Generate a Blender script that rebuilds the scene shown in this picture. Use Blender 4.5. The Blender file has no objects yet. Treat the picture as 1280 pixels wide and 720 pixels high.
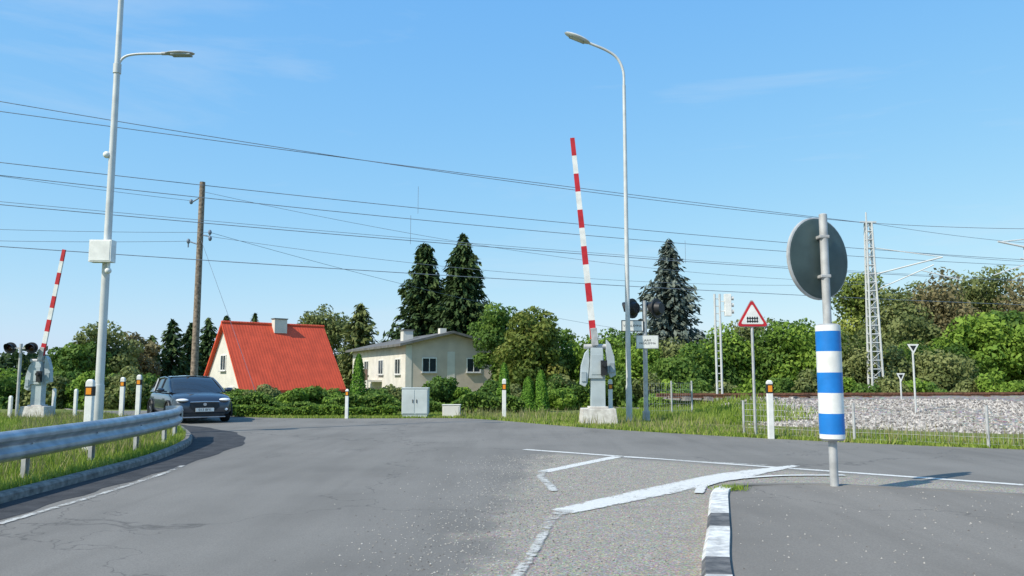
import bpy, math, random
import numpy as np
from mathutils import Vector
random.seed(7)
R = np.random.default_rng(11)
scene = bpy.context.scene
COL = scene.collection
scene.view_settings.view_transform = 'Standard'
scene.view_settings.look = 'None'
scene.view_settings.exposure = 0

# ------------------------------------------------------------ materials
def mat(name, col, rough=0.6, metal=0.0, var=0.15, scale=6.0, bump=0.0, bscale=40.0, col2=None, spec=0.4, coat=0.0):
    m = bpy.data.materials.new(name); m.use_nodes = True
    nt = m.node_tree; b = nt.nodes['Principled BSDF']
    b.inputs['Roughness'].default_value = rough
    b.inputs['Metallic'].default_value = metal
    b.inputs['Specular IOR Level'].default_value = spec
    b.inputs['Coat Weight'].default_value = coat
    tc = nt.nodes.new('ShaderNodeTexCoord')
    nz = nt.nodes.new('ShaderNodeTexNoise'); nz.inputs['Scale'].default_value = scale; nz.inputs['Detail'].default_value = 6
    nt.links.new(tc.outputs['Object'], nz.inputs['Vector'])
    mx = nt.nodes.new('ShaderNodeMix'); mx.data_type = 'RGBA'
    c2 = col2 if col2 else tuple(c*(1-var*1.6) for c in col)
    c1 = col if col2 else tuple(min(1, c*(1+var*0.6)) for c in col)
    mx.inputs[6].default_value = (*c2, 1); mx.inputs[7].default_value = (*c1, 1)
    rp = nt.nodes.new('ShaderNodeMapRange'); rp.inputs[1].default_value = 0.35; rp.inputs[2].default_value = 0.65
    nt.links.new(nz.outputs['Fac'], rp.inputs[0]); nt.links.new(rp.outputs[0], mx.inputs[0])
    nt.links.new(mx.outputs[2], b.inputs['Base Color'])
    if bump > 0:
        n2 = nt.nodes.new('ShaderNodeTexNoise'); n2.inputs['Scale'].default_value = bscale; n2.inputs['Detail'].default_value = 4
        nt.links.new(tc.outputs['Object'], n2.inputs['Vector'])
        bp = nt.nodes.new('ShaderNodeBump'); bp.inputs['Strength'].default_value = bump; bp.inputs['Distance'].default_value = 0.02
        nt.links.new(n2.outputs['Fac'], bp.inputs['Height']); nt.links.new(bp.outputs[0], b.inputs['Normal'])
    return m

def foliage(name, dark, mid, light, trans=0.30, k=1.85):
    m = bpy.data.materials.new(name); m.use_nodes = True
    nt = m.node_tree; b = nt.nodes['Principled BSDF']; out = nt.nodes['Material Output']
    b.inputs['Roughness'].default_value = 0.65; b.inputs['Specular IOR Level'].default_value = 0.2
    at = nt.nodes.new('ShaderNodeAttribute'); at.attribute_name = 'tint'
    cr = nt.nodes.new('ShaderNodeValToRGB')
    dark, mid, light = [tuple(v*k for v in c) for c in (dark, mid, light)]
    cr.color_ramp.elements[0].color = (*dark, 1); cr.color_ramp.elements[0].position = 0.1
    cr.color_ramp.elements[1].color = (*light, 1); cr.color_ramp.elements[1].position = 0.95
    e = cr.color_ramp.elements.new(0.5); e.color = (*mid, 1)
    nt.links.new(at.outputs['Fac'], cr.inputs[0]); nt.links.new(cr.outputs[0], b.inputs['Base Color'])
    tr = nt.nodes.new('ShaderNodeBsdfTranslucent'); nt.links.new(cr.outputs[0], tr.inputs[0])
    mx = nt.nodes.new('ShaderNodeMixShader'); mx.inputs[0].default_value = trans
    nt.links.new(b.outputs[0], mx.inputs[1]); nt.links.new(tr.outputs[0], mx.inputs[2]); nt.links.new(mx.outputs[0], out.inputs[0])
    return m

class N:
    """tiny node helper"""
    def __init__(s, name):
        s.m = bpy.data.materials.new(name); s.m.use_nodes = True; s.t = s.m.node_tree
        s.b = s.t.nodes['Principled BSDF']; s.geo = s.t.nodes.new('ShaderNodeNewGeometry')
        s.pos = s.geo.outputs['Position']
        sp = s.t.nodes.new('ShaderNodeSeparateXYZ'); s.l(s.pos, sp.inputs[0]); s.x, s.y, s.z = sp.outputs
    def l(s, a, b): s.t.links.new(a, b)
    def math(s, op, a, b=0.0, clamp=False):
        n = s.t.nodes.new('ShaderNodeMath'); n.operation = op; n.use_clamp = clamp
        for i, v in enumerate((a, b)):
            if isinstance(v, (int, float)): n.inputs[i].default_value = v
            else: s.l(v, n.inputs[i])
        return n.outputs[0]
    def noise(s, scale, detail=5, rough=0.55, vec=None, sc3=None):
        n = s.t.nodes.new('ShaderNodeTexNoise'); n.inputs['Scale'].default_value = scale
        n.inputs['Detail'].default_value = detail; n.inputs['Roughness'].default_value = rough
        v = s.pos
        if sc3:
            mp = s.t.nodes.new('ShaderNodeMapping'); mp.inputs['Scale'].default_value = sc3[:3]
            if len(sc3) > 3: mp.inputs['Rotation'].default_value[2] = sc3[3]
            s.l(v, mp.inputs[0]); v = mp.outputs[0]
        s.l(v, n.inputs['Vector']); return n.outputs['Fac']
    def rng(s, v, a, b, c=0.0, d=1.0):
        n = s.t.nodes.new('ShaderNodeMapRange'); n.inputs[1].default_value = a; n.inputs[2].default_value = b
        n.inputs[3].default_value = c; n.inputs[4].default_value = d; s.l(v, n.inputs[0]); return n.outputs[0]
    def mix(s, f, a, b, mode='MIX'):
        n = s.t.nodes.new('ShaderNodeMix'); n.data_type = 'RGBA'; n.blend_type = mode
        if isinstance(f, (int, float)): n.inputs[0].default_value = f
        else: s.l(f, n.inputs[0])
        for i, v in ((6, a), (7, b)):
            if isinstance(v, tuple): n.inputs[i].default_value = (*v, 1)
            else: s.l(v, n.inputs[i])
        return n.outputs[2]
    def vor(s, scale, feat='F1', out='Color'):
        n = s.t.nodes.new('ShaderNodeTexVoronoi'); n.feature = feat; n.inputs['Scale'].default_value = scale
        s.l(s.pos, n.inputs['Vector']); return n.outputs[out]
    def bump(s, h, st, dist=0.02):
        n = s.t.nodes.new('ShaderNodeBump'); n.inputs['Strength'].default_value = st; n.inputs['Distance'].default_value = dist
        s.l(h, n.inputs['Height']); s.l(n.outputs[0], s.b.inputs['Normal'])
    def done(s, col, rough=0.85, spec=0.3):
        s.l(col, s.b.inputs['Base Color']); s.b.inputs['Roughness'].default_value = rough
        s.b.inputs['Specular IOR Level'].default_value = spec; return s.m

def asphalt(name, wear=True, base=(0.208, 0.197, 0.180)):
    n = N(name)
    big = n.noise(0.35, 4); c = n.mix(n.rng(big, .35, .65), tuple(v*.86 for v in base), tuple(v*1.12 for v in base))
    st = n.noise(1.0, 3, sc3=(1.6, 0.22, 1, 0.12)); c = n.mix(n.rng(st, .42, .62, 0, .4), c, tuple(v*1.25 for v in base))
    st2 = n.noise(.8, 4, sc3=(2.4, 0.16, 1, 0.25)); c = n.mix(n.rng(st2, .55, .7, 0, .35), c, tuple(v*.72 for v in base))
    sp = n.noise(70, 3, .8); c = n.mix(n.rng(sp, .4, .62, 0, .45), c, tuple(v*.6 for v in base))
    v = n.vor(60, 'F1', 'Distance'); sp2 = n.rng(v, .0, .18, 1, 0); c = n.mix(n.math('MULTIPLY', sp2, .3), c, (0.36, 0.355, 0.34))
    if wear:
        w = n.noise(1.2, 7, .68)
        a = n.math('ADD', n.math('SUBTRACT', n.x, n.math('MULTIPLY', n.y, 0.10)), 1.15)
        a = n.math('ADD', a, n.math('MULTIPLY', n.math('SUBTRACT', w, .5), 2.2))
        m1 = n.rng(a, -.1, 0.45)
        b = n.math('SUBTRACT', n.math('SUBTRACT', 16.6, n.math('MULTIPLY', n.x, 0.78)), n.y)
        b = n.math('ADD', b, n.math('MULTIPLY', n.math('SUBTRACT', w, .5), 1.2))
        m2 = n.rng(b, -.1, 0.5)
        m = n.math('MULTIPLY', m1, m2)
        d = n.noise(4, 7, .75); m = n.math('MULTIPLY', m, n.rng(d, .32, .56, .5, 1))
        vc = n.vor(60, 'F1', 'Color')
        grit = n.mix(.6, (0.42, 0.38, 0.32), vc, 'SOFT_LIGHT')
        sp3 = n.noise(45, 4, .85); grit = n.mix(n.rng(sp3, .40, .56, .0, 1), (0.17, .157, .14), grit)
        c = n.mix(n.math('MULTIPLY', m, .92), c, grit)
    wob = n.noise(1.1, 4)
    cr = n.t.nodes.new('ShaderNodeTexVoronoi'); cr.feature = 'DISTANCE_TO_EDGE'; cr.inputs['Scale'].default_value = .16
    va = n.t.nodes.new('ShaderNodeVectorMath'); va.operation = 'ADD'; n.l(n.pos, va.inputs[0])
    cx = n.t.nodes.new('ShaderNodeCombineXYZ'); n.l(n.math('MULTIPLY', wob, 3.0), cx.inputs[0]); n.l(n.math('MULTIPLY', n.noise(.7, 4), 3.0), cx.inputs[1]); n.l(cx.outputs[0], va.inputs[1])
    n.l(va.outputs[0], cr.inputs['Vector'])
    c = n.mix(n.rng(cr.outputs['Distance'], .0, .004, .5, 0), c, (0.05, .05, .05))
    n.bump(n.noise(75, 4, .8), .5, .010)
    return n.done(c, .92, .15)

M = {}
M['asphalt'] = asphalt('asphalt')
M['island'] = asphalt('island_asphalt', False, (0.215, 0.20, 0.18))
n = N('shadow_asphalt')  # near-black asphalt tone with the guardrail's shadow put into the colour
c = n.mix(n.rng(n.noise(2.5, 6, .7), .35, .65), (0.040, 0.042, 0.046), (0.075, 0.076, 0.08)); n.bump(n.noise(60, 4, .8), .5, .012); M['rail_shadow'] = n.done(c, .9, .15)
n = N('ground_grass')
c = n.mix(n.rng(n.noise(.5, 6), .35, .65), (0.12, 0.17, 0.035), (0.20, 0.23, 0.06))
c = n.mix(n.rng(n.noise(3.5, 6, .7), .45, .7, 0, .7), c, (0.26, 0.225, 0.11))
n.bump(n.noise(20, 5, .8), .8, .05); M['grass'] = n.done(c, .95, .1)
n = N('ballast')
c = n.mix(.6, (0.36, 0.325, 0.30), n.vor(9, 'F1', 'Color'), 'SOFT_LIGHT')
c = n.mix(n.rng(n.vor(9, 'F1', 'Distance'), .35, .7, 0, .7), c, (0.13, .11, .095))
c = n.mix(n.rng(n.noise(.6, 6, .7), .45, .7, 0, .6), c, (0.26, 0.215, 0.165))
n.bump(n.vor(9, 'F1', 'Distance'), 1.0, -.06); M['ballast'] = n.done(c, .95, .15)

def paintmat(name, col, lo_, hi_, edge):
    """paint film with chipped holes: worn away more towards the stripe edge"""
    n = N(name); n.b.inputs['Roughness'].default_value = .75; n.b.inputs['Specular IOR Level'].default_value = .25
    c = n.mix(n.rng(n.noise(30, 4, .8), .35, .65), tuple(v*.78 for v in col), col); n.l(c, n.b.inputs['Base Color'])
    at = n.t.nodes.new('ShaderNodeAttribute'); at.attribute_name = 'edge'
    e4 = n.math('POWER', at.outputs['Fac'], 4.0)
    v = n.math('ADD', n.math('ADD', n.math('MULTIPLY', n.noise(14, 8, .85), .7), n.math('MULTIPLY', n.noise(1.6, 5, .6), .3)), n.math('MULTIPLY', e4, edge))
    f = n.rng(v, lo_, hi_)
    tr = n.t.nodes.new('ShaderNodeBsdfTransparent'); mx = n.t.nodes.new('ShaderNodeMixShader')
    n.l(f, mx.inputs[0]); n.l(n.b.outputs[0], mx.inputs[1]); n.l(tr.outputs[0], mx.inputs[2]); n.l(mx.outputs[0], n.t.nodes['Material Output'].inputs[0])
    return n.m
M['paint'] = paintmat('road_paint', (0.70, 0.69, 0.65), .55, .64, .12)
M['worn'] = paintmat('worn_road_paint', (0.60, 0.59, 0.55), .46, .57, .14)

M['kerb'] = mat('kerb_concrete', (0.24, 0.225, 0.205), .9, var=.3, scale=8, bump=.5)
M['kerbw'] = mat('kerb_white_paint', (0.76, 0.75, 0.71), .7, scale=9, bump=.5, bscale=25, col2=(0.42, 0.41, 0.39))
M['kerbk'] = mat('kerb_black_paint', (0.07, 0.07, 0.072), .8, scale=9, bump=.5, bscale=25, col2=(0.16, .155, .15))
M['galv'] = mat('galvanised_steel', (0.40, 0.44, 0.48), .45, .55, var=.16, scale=4)
M['galvd'] = mat('galvanised_dull', (0.48, 0.485, 0.485), .6, .2, var=.15, scale=5)
M['polew'] = mat('pale_grey_pole', (0.60, 0.61, 0.60), .5, .1, var=.08, scale=3)
M['white'] = mat('white_paint', (0.78, 0.78, 0.75), .5, var=.08, scale=5)
M['housing'] = mat('grey_housing_paint', (0.33, 0.39, 0.42), .55, .0, var=.15, scale=4)
M['conc'] = mat('concrete_painted', (0.68, 0.65, 0.60), .9, scale=5, bump=.5, col2=(0.46, 0.43, 0.39))
M['red'] = mat('red_paint', (0.52, 0.02, 0.03), .5, var=.12, scale=5)
M['blue'] = mat('blue_band', (0.012, 0.19, 0.58), .45, var=.08, scale=5)
M['black'] = mat('black_plastic', (0.02, 0.021, 0.023), .5, var=.2)
M['mirrorback'] = mat('mirror_back', (0.065, 0.098, 0.095), .5, var=.15, scale=3)
M['mirror'] = mat('mirror_glass', (0.8, 0.8, 0.8), .03, 1.0, var=0.01)
M['orange'] = mat('orange_reflector', (0.85, 0.30, 0.02), .4, var=.05)
M['wood'] = mat('weathered_wood', (0.27, 0.21, 0.16), .9, var=.35, scale=9, bump=.5)
M['rust'] = mat('rusty_steel', (0.26, 0.12, 0.07), .7, .3, var=.3, scale=12)
M['wire'] = mat('wire_dark', (0.18, 0.22, 0.28), .6, .1)
M['cab'] = mat('cabinet_grey', (0.52, 0.57, 0.56), .5, var=.08, scale=2)
M['barr'] = mat('barrier_housing', (0.44, 0.50, 0.52), .5, var=.12, scale=2)
M['glass'] = mat('window_glass', (0.03, 0.04, 0.05), .08, var=.1, spec=.8)
M['carpaint'] = mat('car_paint', (0.05, 0.062, 0.08), .28, .5, var=.05, coat=.9)
M['carglass'] = mat('car_glass', (0.02, 0.025, 0.03), .05, var=.02, spec=.9)
M['tyre'] = mat('tyre_rubber', (0.018, 0.018, 0.018), .85)
M['rim'] = mat('alloy_rim', (0.5, 0.5, 0.52), .3, .9, var=.03)
M['lamp'] = mat('headlight_lens', (0.85, 0.87, 0.9), .12, .0, var=.05, spec=.8)
M['bark'] = mat('bark', (0.15, 0.12, 0.09), .95, var=.35, scale=8, bump=.7)
M['plaster'] = mat('plaster_white', (0.66, 0.64, 0.58), .9, var=.07, scale=1.2)
M['beige'] = mat('plaster_beige', (0.60, 0.51, 0.425), .9, var=.08, scale=1.2)
M['cream'] = mat('plaster_cream', (0.68, 0.65, 0.59), .9, var=.08, scale=1.2)
M['slate'] = mat('roof_fibre_cement', (0.15, 0.15, 0.145), .85, var=.2, scale=2, bump=.3)
M['brownw'] = mat('brown_board', (0.15, 0.10, 0.075), .8, var=.2)
M['lens'] = mat('signal_lens', (0.05, .012, .012), .15)
m = mat('red_metal_tile', (0.66, 0.085, 0.035), .7, var=.10, scale=1.5); nt = m.node_tree
tc = nt.nodes.new('ShaderNodeTexCoord'); wv = nt.nodes.new('ShaderNodeTexWave'); wv.bands_direction = 'X'; wv.inputs['Scale'].default_value = 1.5
wv2 = nt.nodes.new('ShaderNodeTexWave'); wv2.bands_direction = 'Z'; wv2.wave_profile = 'SAW'; wv2.inputs['Scale'].default_value = 1.0
nt.links.new(tc.outputs['Object'], wv.inputs[0]); nt.links.new(tc.outputs['Object'], wv2.inputs[0])
ad = nt.nodes.new('ShaderNodeMath'); nt.links.new(wv.outputs['Fac'], ad.inputs[0]); nt.links.new(wv2.outputs['Fac'], ad.inputs[1])
bp = nt.nodes.new('ShaderNodeBump'); bp.inputs['Strength'].default_value = .3; bp.inputs['Distance'].default_value = .03
nt.links.new(ad.outputs[0], bp.inputs['Height']); nt.links.new(bp.outputs[0], nt.nodes['Principled BSDF'].inputs['Normal'])
M['redroof'] = m

F = {}
F['green'] = foliage('leaves_green', (0.018, 0.042, 0.009), (0.055, 0.10, 0.018), (0.12, 0.175, 0.03))
F['bright'] = foliage('leaves_bright', (0.03, 0.065, 0.010), (0.09, 0.15, 0.02), (0.17, 0.235, 0.035))
F['chestnut'] = foliage('leaves_chestnut', (0.025, 0.05, 0.012), (0.08, 0.105, 0.02), (0.20, 0.18, 0.045))
F['yellow'] = foliage('leaves_yellowing', (0.055, 0.08, 0.018), (0.13, 0.165, 0.035), (0.24, 0.25, 0.06))
F['olive'] = foliage('leaves_olive', (0.04, 0.055, 0.018), (0.095, 0.115, 0.038), (0.16, 0.17, 0.065))
F['brown'] = foliage('leaves_autumn', (0.06, 0.05, 0.025), (0.12, 0.105, 0.05), (0.18, 0.16, 0.08))
F['spruce'] = foliage('needles_dark', (0.010, 0.022, 0.009), (0.026, 0.047, 0.015), (0.06, 0.088, 0.025), .12, 1.75)
F['bluespruce'] = foliage('needles_blue', (0.03, 0.042, 0.036), (0.065, 0.082, 0.068), (0.13, 0.145, 0.12), .12)
F['thuja'] = foliage('thuja_leaves', (0.02, 0.06, 0.008), (0.06, 0.13, 0.014), (0.12, 0.21, 0.025), .15)
F['grass'] = foliage('grass_blades', (0.08, 0.13, 0.015), (0.15, 0.21, 0.03), (0.29, 0.28, 0.10), .3, 1.6)
F['dry'] = foliage('dry_weeds', (0.09, 0.12, 0.03), (0.18, 0.18, 0.07), (0.33, 0.28, 0.16), .3, 1.4)

# ------------------------------------------------------------ mesh builder
class MB:
    def __init__(s): s.v = []; s.f = []; s.mi = []
    def add(s, vs, fs, mi=0):
        o = len(s.v); s.v += [tuple(v) for v in vs]
        for f in fs: s.f.append(tuple(i+o for i in f)); s.mi.append(mi)
        return s
    def box(s, c, d, rz=0, mi=0, top=(1, 1), ry=0):
        vs = []
        for z in (-.5, .5):
            k = top if z > 0 else (1, 1)
            for x, y in ((-.5, -.5), (.5, -.5), (.5, .5), (-.5, .5)):
                p = Vector((x*d[0]*k[0], y*d[1]*k[1], z*d[2]))
                if ry: p = Vector((p.x*math.cos(ry)+p.z*math.sin(ry), p.y, -p.x*math.sin(ry)+p.z*math.cos(ry)))
                if rz: p = Vector((p.x*math.cos(rz)-p.y*math.sin(rz), p.x*math.sin(rz)+p.y*math.cos(rz), p.z))
                vs.append(p+Vector(c))
        return s.add(vs, [(3, 2, 1, 0), (4, 5, 6, 7), (0, 1, 5, 4), (1, 2, 6, 5), (2, 3, 7, 6), (3, 0, 4, 7)], mi)
    def tube(s, p0, p1, r0, r1=None, n=12, mi=0, caps=True):
        r1 = r0 if r1 is None else r1
        p0 = Vector(p0); p1 = Vector(p1); d = (p1-p0).normalized()
        a = d.orthogonal().normalized(); b = d.cross(a)
        vs = [p0+(a*math.cos(2*math.pi*i/n)+b*math.sin(2*math.pi*i/n))*r0 for i in range(n)]
        vs += [p1+(a*math.cos(2*math.pi*i/n)+b*math.sin(2*math.pi*i/n))*r1 for i in range(n)]
        fs = [(i, (i+1) % n, n+(i+1) % n, n+i) for i in range(n)]
        if caps: fs += [tuple(range(n-1, -1, -1)), tuple(range(n, 2*n))]
        return s.add(vs, fs, mi)
    def path(s, pts, rad, n=10, mi=0):
        pts = [Vector(p) for p in pts]; rs = rad if isinstance(rad, list) else [rad]*len(pts)
        vs = []; fs = []; a = None
        for i, p in enumerate(pts):
            d = (pts[min(i+1, len(pts)-1)]-pts[max(i-1, 0)]).normalized()
            a = d.orthogonal().normalized() if a is None else (a-d*a.dot(d)).normalized()
            b = d.cross(a)
            vs += [p+(a*math.cos(2*math.pi*k/n)+b*math.sin(2*math.pi*k/n))*rs[i] for k in range(n)]
        for i in range(len(pts)-1):
            fs += [(i*n+k, i*n+(k+1) % n, (i+1)*n+(k+1) % n, (i+1)*n+k) for k in range(n)]
        fs += [tuple(range(n-1, -1, -1)), tuple(range((len(pts)-1)*n, len(pts)*n))]
        return s.add(vs, fs, mi)
    def prism(s, pts, ext, mi=0):
        n = len(pts); ext = Vector(ext); vs = [Vector(p) for p in pts]; vs += [p+ext for p in vs]
        fs = [tuple(range(n-1, -1, -1)), tuple(range(n, 2*n))]+[(i, (i+1) % n, n+(i+1) % n, n+i) for i in range(n)]
        return s.add(vs, fs, mi)
    def sphere(s, c, r, nu=14, nv=8, mi=0, ry=0, rz=0):
        c = Vector(c); rr = r if isinstance(r, tuple) else (r, r, r); vs = []; fs = []
        for j in range(nv+1):
            th = math.pi*j/nv
            for i in range(nu):
                ph = 2*math.pi*i/nu
                p = Vector((rr[0]*math.sin(th)*math.cos(ph), rr[1]*math.sin(th)*math.sin(ph), rr[2]*math.cos(th)))
                if ry: p = Vector((p.x*math.cos(ry)+p.z*math.sin(ry), p.y, -p.x*math.sin(ry)+p.z*math.cos(ry)))
                if rz: p = Vector((p.x*math.cos(rz)-p.y*math.sin(rz), p.x*math.sin(rz)+p.y*math.cos(rz), p.z))
                vs.append(c+p)
        for j in range(nv):
            for i in range(nu): fs.append((j*nu+i, (j+1)*nu+i, (j+1)*nu+(i+1) % nu, j*nu+(i+1) % nu))
        return s.add(vs, fs, mi)
    def sweep(s, path, prof, closed=False, mi=0, mis=None):
        k = len(prof); vs = []
        for i, p in enumerate(path):
            a = Vector(path[max(i-1, 0)][:2]); b = Vector(path[min(i+1, len(path)-1)][:2]); t = (b-a).normalized()
            nx, ny = t.y, -t.x
            for o, z in prof: vs.append((p[0]+nx*o, p[1]+ny*o, z))
        o0 = len(s.v); s.v += vs
        for i in range(len(path)-1):
            for j in range(k if closed else k-1):
                j2 = (j+1) % k
                s.f.append((o0+i*k+j, o0+(i+1)*k+j, o0+(i+1)*k+j2, o0+i*k+j2)); s.mi.append(mis(i) if mis else mi)
        return s

def make(mb, name, mats, parent=None, smooth=False, bevel=0, **props):
    me = bpy.data.meshes.new(name); me.from_pydata([tuple(v) for v in mb.v], [], mb.f)
    if not isinstance(mats, (list, tuple)): mats = [mats]
    for m_ in mats: me.materials.append(m_)
    me.polygons.foreach_set('material_index', mb.mi)
    if smooth: me.polygons.foreach_set('use_smooth', [True]*len(me.polygons))
    me.update()
    if smooth:
        try: me.set_sharp_from_angle(angle=math.radians(40))
        except Exception: pass
    o = bpy.data.objects.new(name, me); COL.objects.link(o)
    if parent: o.parent = parent
    if bevel:
        b = o.modifiers.new('b', 'BEVEL'); b.width = bevel; b.segments = 2; b.limit_method = 'ANGLE'
    for k, v in props.items(): o[k] = v
    return o

def thing(name, loc, label, category, rz=0, group=None):
    e = bpy.data.objects.new(name, None); e.location = loc; e.rotation_euler = (0, 0, rz); e.empty_display_size = .3
    COL.objects.link(e); e['label'] = label; e['category'] = category
    if group: e['group'] = group
    return e

def text(name, body, size, loc, rot, m_, parent):
    cu = bpy.data.curves.new(name, 'FONT'); cu.body = body; cu.size = size; cu.align_x = 'CENTER'; cu.align_y = 'CENTER'; cu.extrude = .001
    o = bpy.data.objects.new('tmp_text', cu); COL.objects.link(o)
    dg = bpy.context.evaluated_depsgraph_get(); dg.update()
    me = bpy.data.meshes.new_from_object(o.evaluated_get(dg)); bpy.data.objects.remove(o)
    me.materials.clear(); me.materials.append(m_)
    t = bpy.data.objects.new(name, me); COL.objects.link(t); t.location = loc; t.rotation_euler = rot; t.parent = parent
    return t

def fast(name, V, k, tint, m_, parent=None):
    nq = len(V)//k; me = bpy.data.meshes.new(name)
    me.vertices.add(len(V)); me.vertices.foreach_set('co', np.ascontiguousarray(V, dtype=np.float32).ravel())
    me.loops.add(len(V)); me.loops.foreach_set('vertex_index', np.arange(len(V), dtype=np.int32))
    me.polygons.add(nq); me.polygons.foreach_set('loop_start', np.arange(nq, dtype=np.int32)*k)
    me.update(calc_edges=True)
    a = me.attributes.new('tint', 'FLOAT', 'POINT'); a.data.foreach_set('value', np.repeat(np.clip(tint, 0, 1), k).astype(np.float32))
    me.materials.append(m_)
    o = bpy.data.objects.new(name, me); COL.objects.link(o)
    if parent: o.parent = parent
    return o

def cr(pts, n=8):
    P = [Vector(p) for p in pts]; P = [P[0]*2-P[1]]+P+[P[-1]*2-P[-2]]; out = []
    for i in range(1, len(P)-2):
        for k in range(n):
            t = k/n; a, b, c_, d = P[i-1:i+3]
            out.append(0.5*((2*b)+(c_-a)*t+(2*a-5*b+4*c_-d)*t*t+(3*b-a-3*c_+d)*t**3))
    out.append(P[-2]); return [tuple(p) for p in out]

def ss(a, b, x):
    t = min(1, max(0, (x-a)/(b-a))); return t*t*(3-2*t)
def gz(y): return -1.2*ss(36, 47, y)

# ------------------------------------------------------------ camera, sun, sky
cam = bpy.data.cameras.new('camera'); co = bpy.data.objects.new('camera', cam); COL.objects.link(co)
co.location = (0, 0, 1.5); co.rotation_euler = (math.radians(90+6.28), 0, 0)
cam.sensor_width = 36; cam.lens = 28.1; cam.clip_end = 3000; cam.clip_start = .05
scene.camera = co
sd = Vector((-2.45, -1.85, 3.0)).normalized()
L = bpy.data.lights.new('sun', 'SUN'); L.energy = 5.0; L.angle = math.radians(.53); L.color = (1, .93, .80)
lo = bpy.data.objects.new('sun', L); COL.objects.link(lo); lo.rotation_euler = sd.to_track_quat('Z', 'Y').to_euler(); lo.location = (-20, -20, 40)
w = bpy.data.worlds.new('World'); scene.world = w; w.use_nodes = True; nt = w.node_tree
bg = nt.nodes['Background']; sky = nt.nodes.new('ShaderNodeTexSky'); sky.sky_type = 'NISHITA'; sky.sun_disc = False
sky.sun_elevation = math.asin(sd.z); sky.sun_rotation = math.atan2(sd.x, sd.y) % (2*math.pi)
sky.air_density = 1.1; sky.dust_density = .6; sky.ozone_density = 2.5; sky.altitude = 50
bg.inputs[1].default_value = .12
sep = nt.nodes.new('ShaderNodeSeparateColor'); cmb = nt.nodes.new('ShaderNodeCombineColor'); nt.links.new(sky.outputs[0], sep.inputs[0])
for i, (g, k_) in enumerate(((.84, .93), (.49, .96), (.11, 1.0))):
    a = nt.nodes.new('ShaderNodeMath'); a.operation = 'MULTIPLY'; a.inputs[1].default_value = .12; nt.links.new(sep.outputs[i], a.inputs[0])
    p = nt.nodes.new('ShaderNodeMath'); p.operation = 'POWER'; p.inputs[1].default_value = g; nt.links.new(a.outputs[0], p.inputs[0])
    q = nt.nodes.new('ShaderNodeMath'); q.operation = 'MULTIPLY'; q.inputs[1].default_value = k_/.12; nt.links.new(p.outputs[0], q.inputs[0]); nt.links.new(q.outputs[0], cmb.inputs[i])
tc = nt.nodes.new('ShaderNodeTexCoord'); mp = nt.nodes.new('ShaderNodeMapping'); mp.inputs['Scale'].default_value = (1.2, 1.2, 7); mp.inputs['Rotation'].default_value = (0, .12, .3)
nz = nt.nodes.new('ShaderNodeTexNoise'); nz.inputs['Scale'].default_value = 1.7; nz.inputs['Detail'].default_value = 7; nz.inputs['Roughness'].default_value = .6; nz.inputs['Distortion'].default_value = .5
nt.links.new(tc.outputs['Generated'], mp.inputs[0]); nt.links.new(mp.outputs[0], nz.inputs['Vector'])
mr = nt.nodes.new('ShaderNodeMapRange'); mr.inputs[1].default_value = .55; mr.inputs[2].default_value = .88; mr.inputs[4].default_value = .42; nt.links.new(nz.outputs['Fac'], mr.inputs[0])
mx = nt.nodes.new('ShaderNodeMix'); mx.data_type = 'RGBA'; mx.inputs[7].default_value = (6.0, 6.8, 7.6, 1)
nt.links.new(mr.outputs[0], mx.inputs[0]); nt.links.new(cmb.outputs[0], mx.inputs[6]); nt.links.new(mx.outputs[2], bg.inputs[0])

# ------------------------------------------------------------ ground and road
def interp(x, xs, ys): return float(np.interp(x, xs, ys))
mb = MB(); xs = [-500, -200, -80, -40, -20, 0, 20, 40, 80, 200, 500]; ys = [-80, 0, 20, 34, 36, 37.5, 39, 40.5, 42, 43.5, 45, 47, 60, 120, 300, 900]
for y in ys:
    for x in xs: mb.v.append((x, y, gz(y)))
for j in range(len(ys)-1):
    for i in range(len(xs)-1):
        a = j*len(xs)+i; mb.f.append((a, a+1, a+1+len(xs), a+len(xs))); mb.mi.append(0)
make(mb, 'ground', M['grass'], kind='structure')

kerbpts = cr([(-5.2, -6), (-5.6, 2), (-5.85, 6.5), (-6.0, 9.5), (-6.1, 11.6), (-6.3, 14.4), (-7.05, 17.8), (-8.4, 21), (-10.2, 24.2), (-13.4, 28), (-19, 34.6)], 6)
far = cr([(-13.5, 35.5), (-10.5, 30.6), (-8.5, 29), (-5, 28.7), (-2.2, 28.9), (-.6, 27.6), (2.3, 23.4), (6.2, 19.5), (10.5, 16.6), (20, 11.8), (40, 4)], 6)
mb = MB(); poly = [(p[0], p[1], .004) for p in kerbpts]+[(p[0], p[1], .004) for p in far]+[(40, -6, .004)]
mb.add(poly, [tuple(range(len(poly)-1, -1, -1))]); make(mb, 'road', M['asphalt'], kind='structure')
mb = MB(); gp_ = [p for p in kerbpts if -5 < p[1] < 25]  # dark sheet along the kerb, painted in as the guardrail's shadow on the road
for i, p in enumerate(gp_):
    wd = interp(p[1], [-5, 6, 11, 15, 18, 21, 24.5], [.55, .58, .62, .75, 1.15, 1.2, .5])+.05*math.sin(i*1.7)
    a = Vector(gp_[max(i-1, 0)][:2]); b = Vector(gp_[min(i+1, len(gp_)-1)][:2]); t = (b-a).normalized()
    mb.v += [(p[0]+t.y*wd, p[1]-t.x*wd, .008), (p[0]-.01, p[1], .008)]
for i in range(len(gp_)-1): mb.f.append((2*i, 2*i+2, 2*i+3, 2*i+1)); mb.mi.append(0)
make(mb, 'guardrail_shadow_strip', M['rail_shadow'], kind='structure')
mb = MB(); KX = [p[0] for p in kerbpts]; KY = [p[1] for p in kerbpts]
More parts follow.
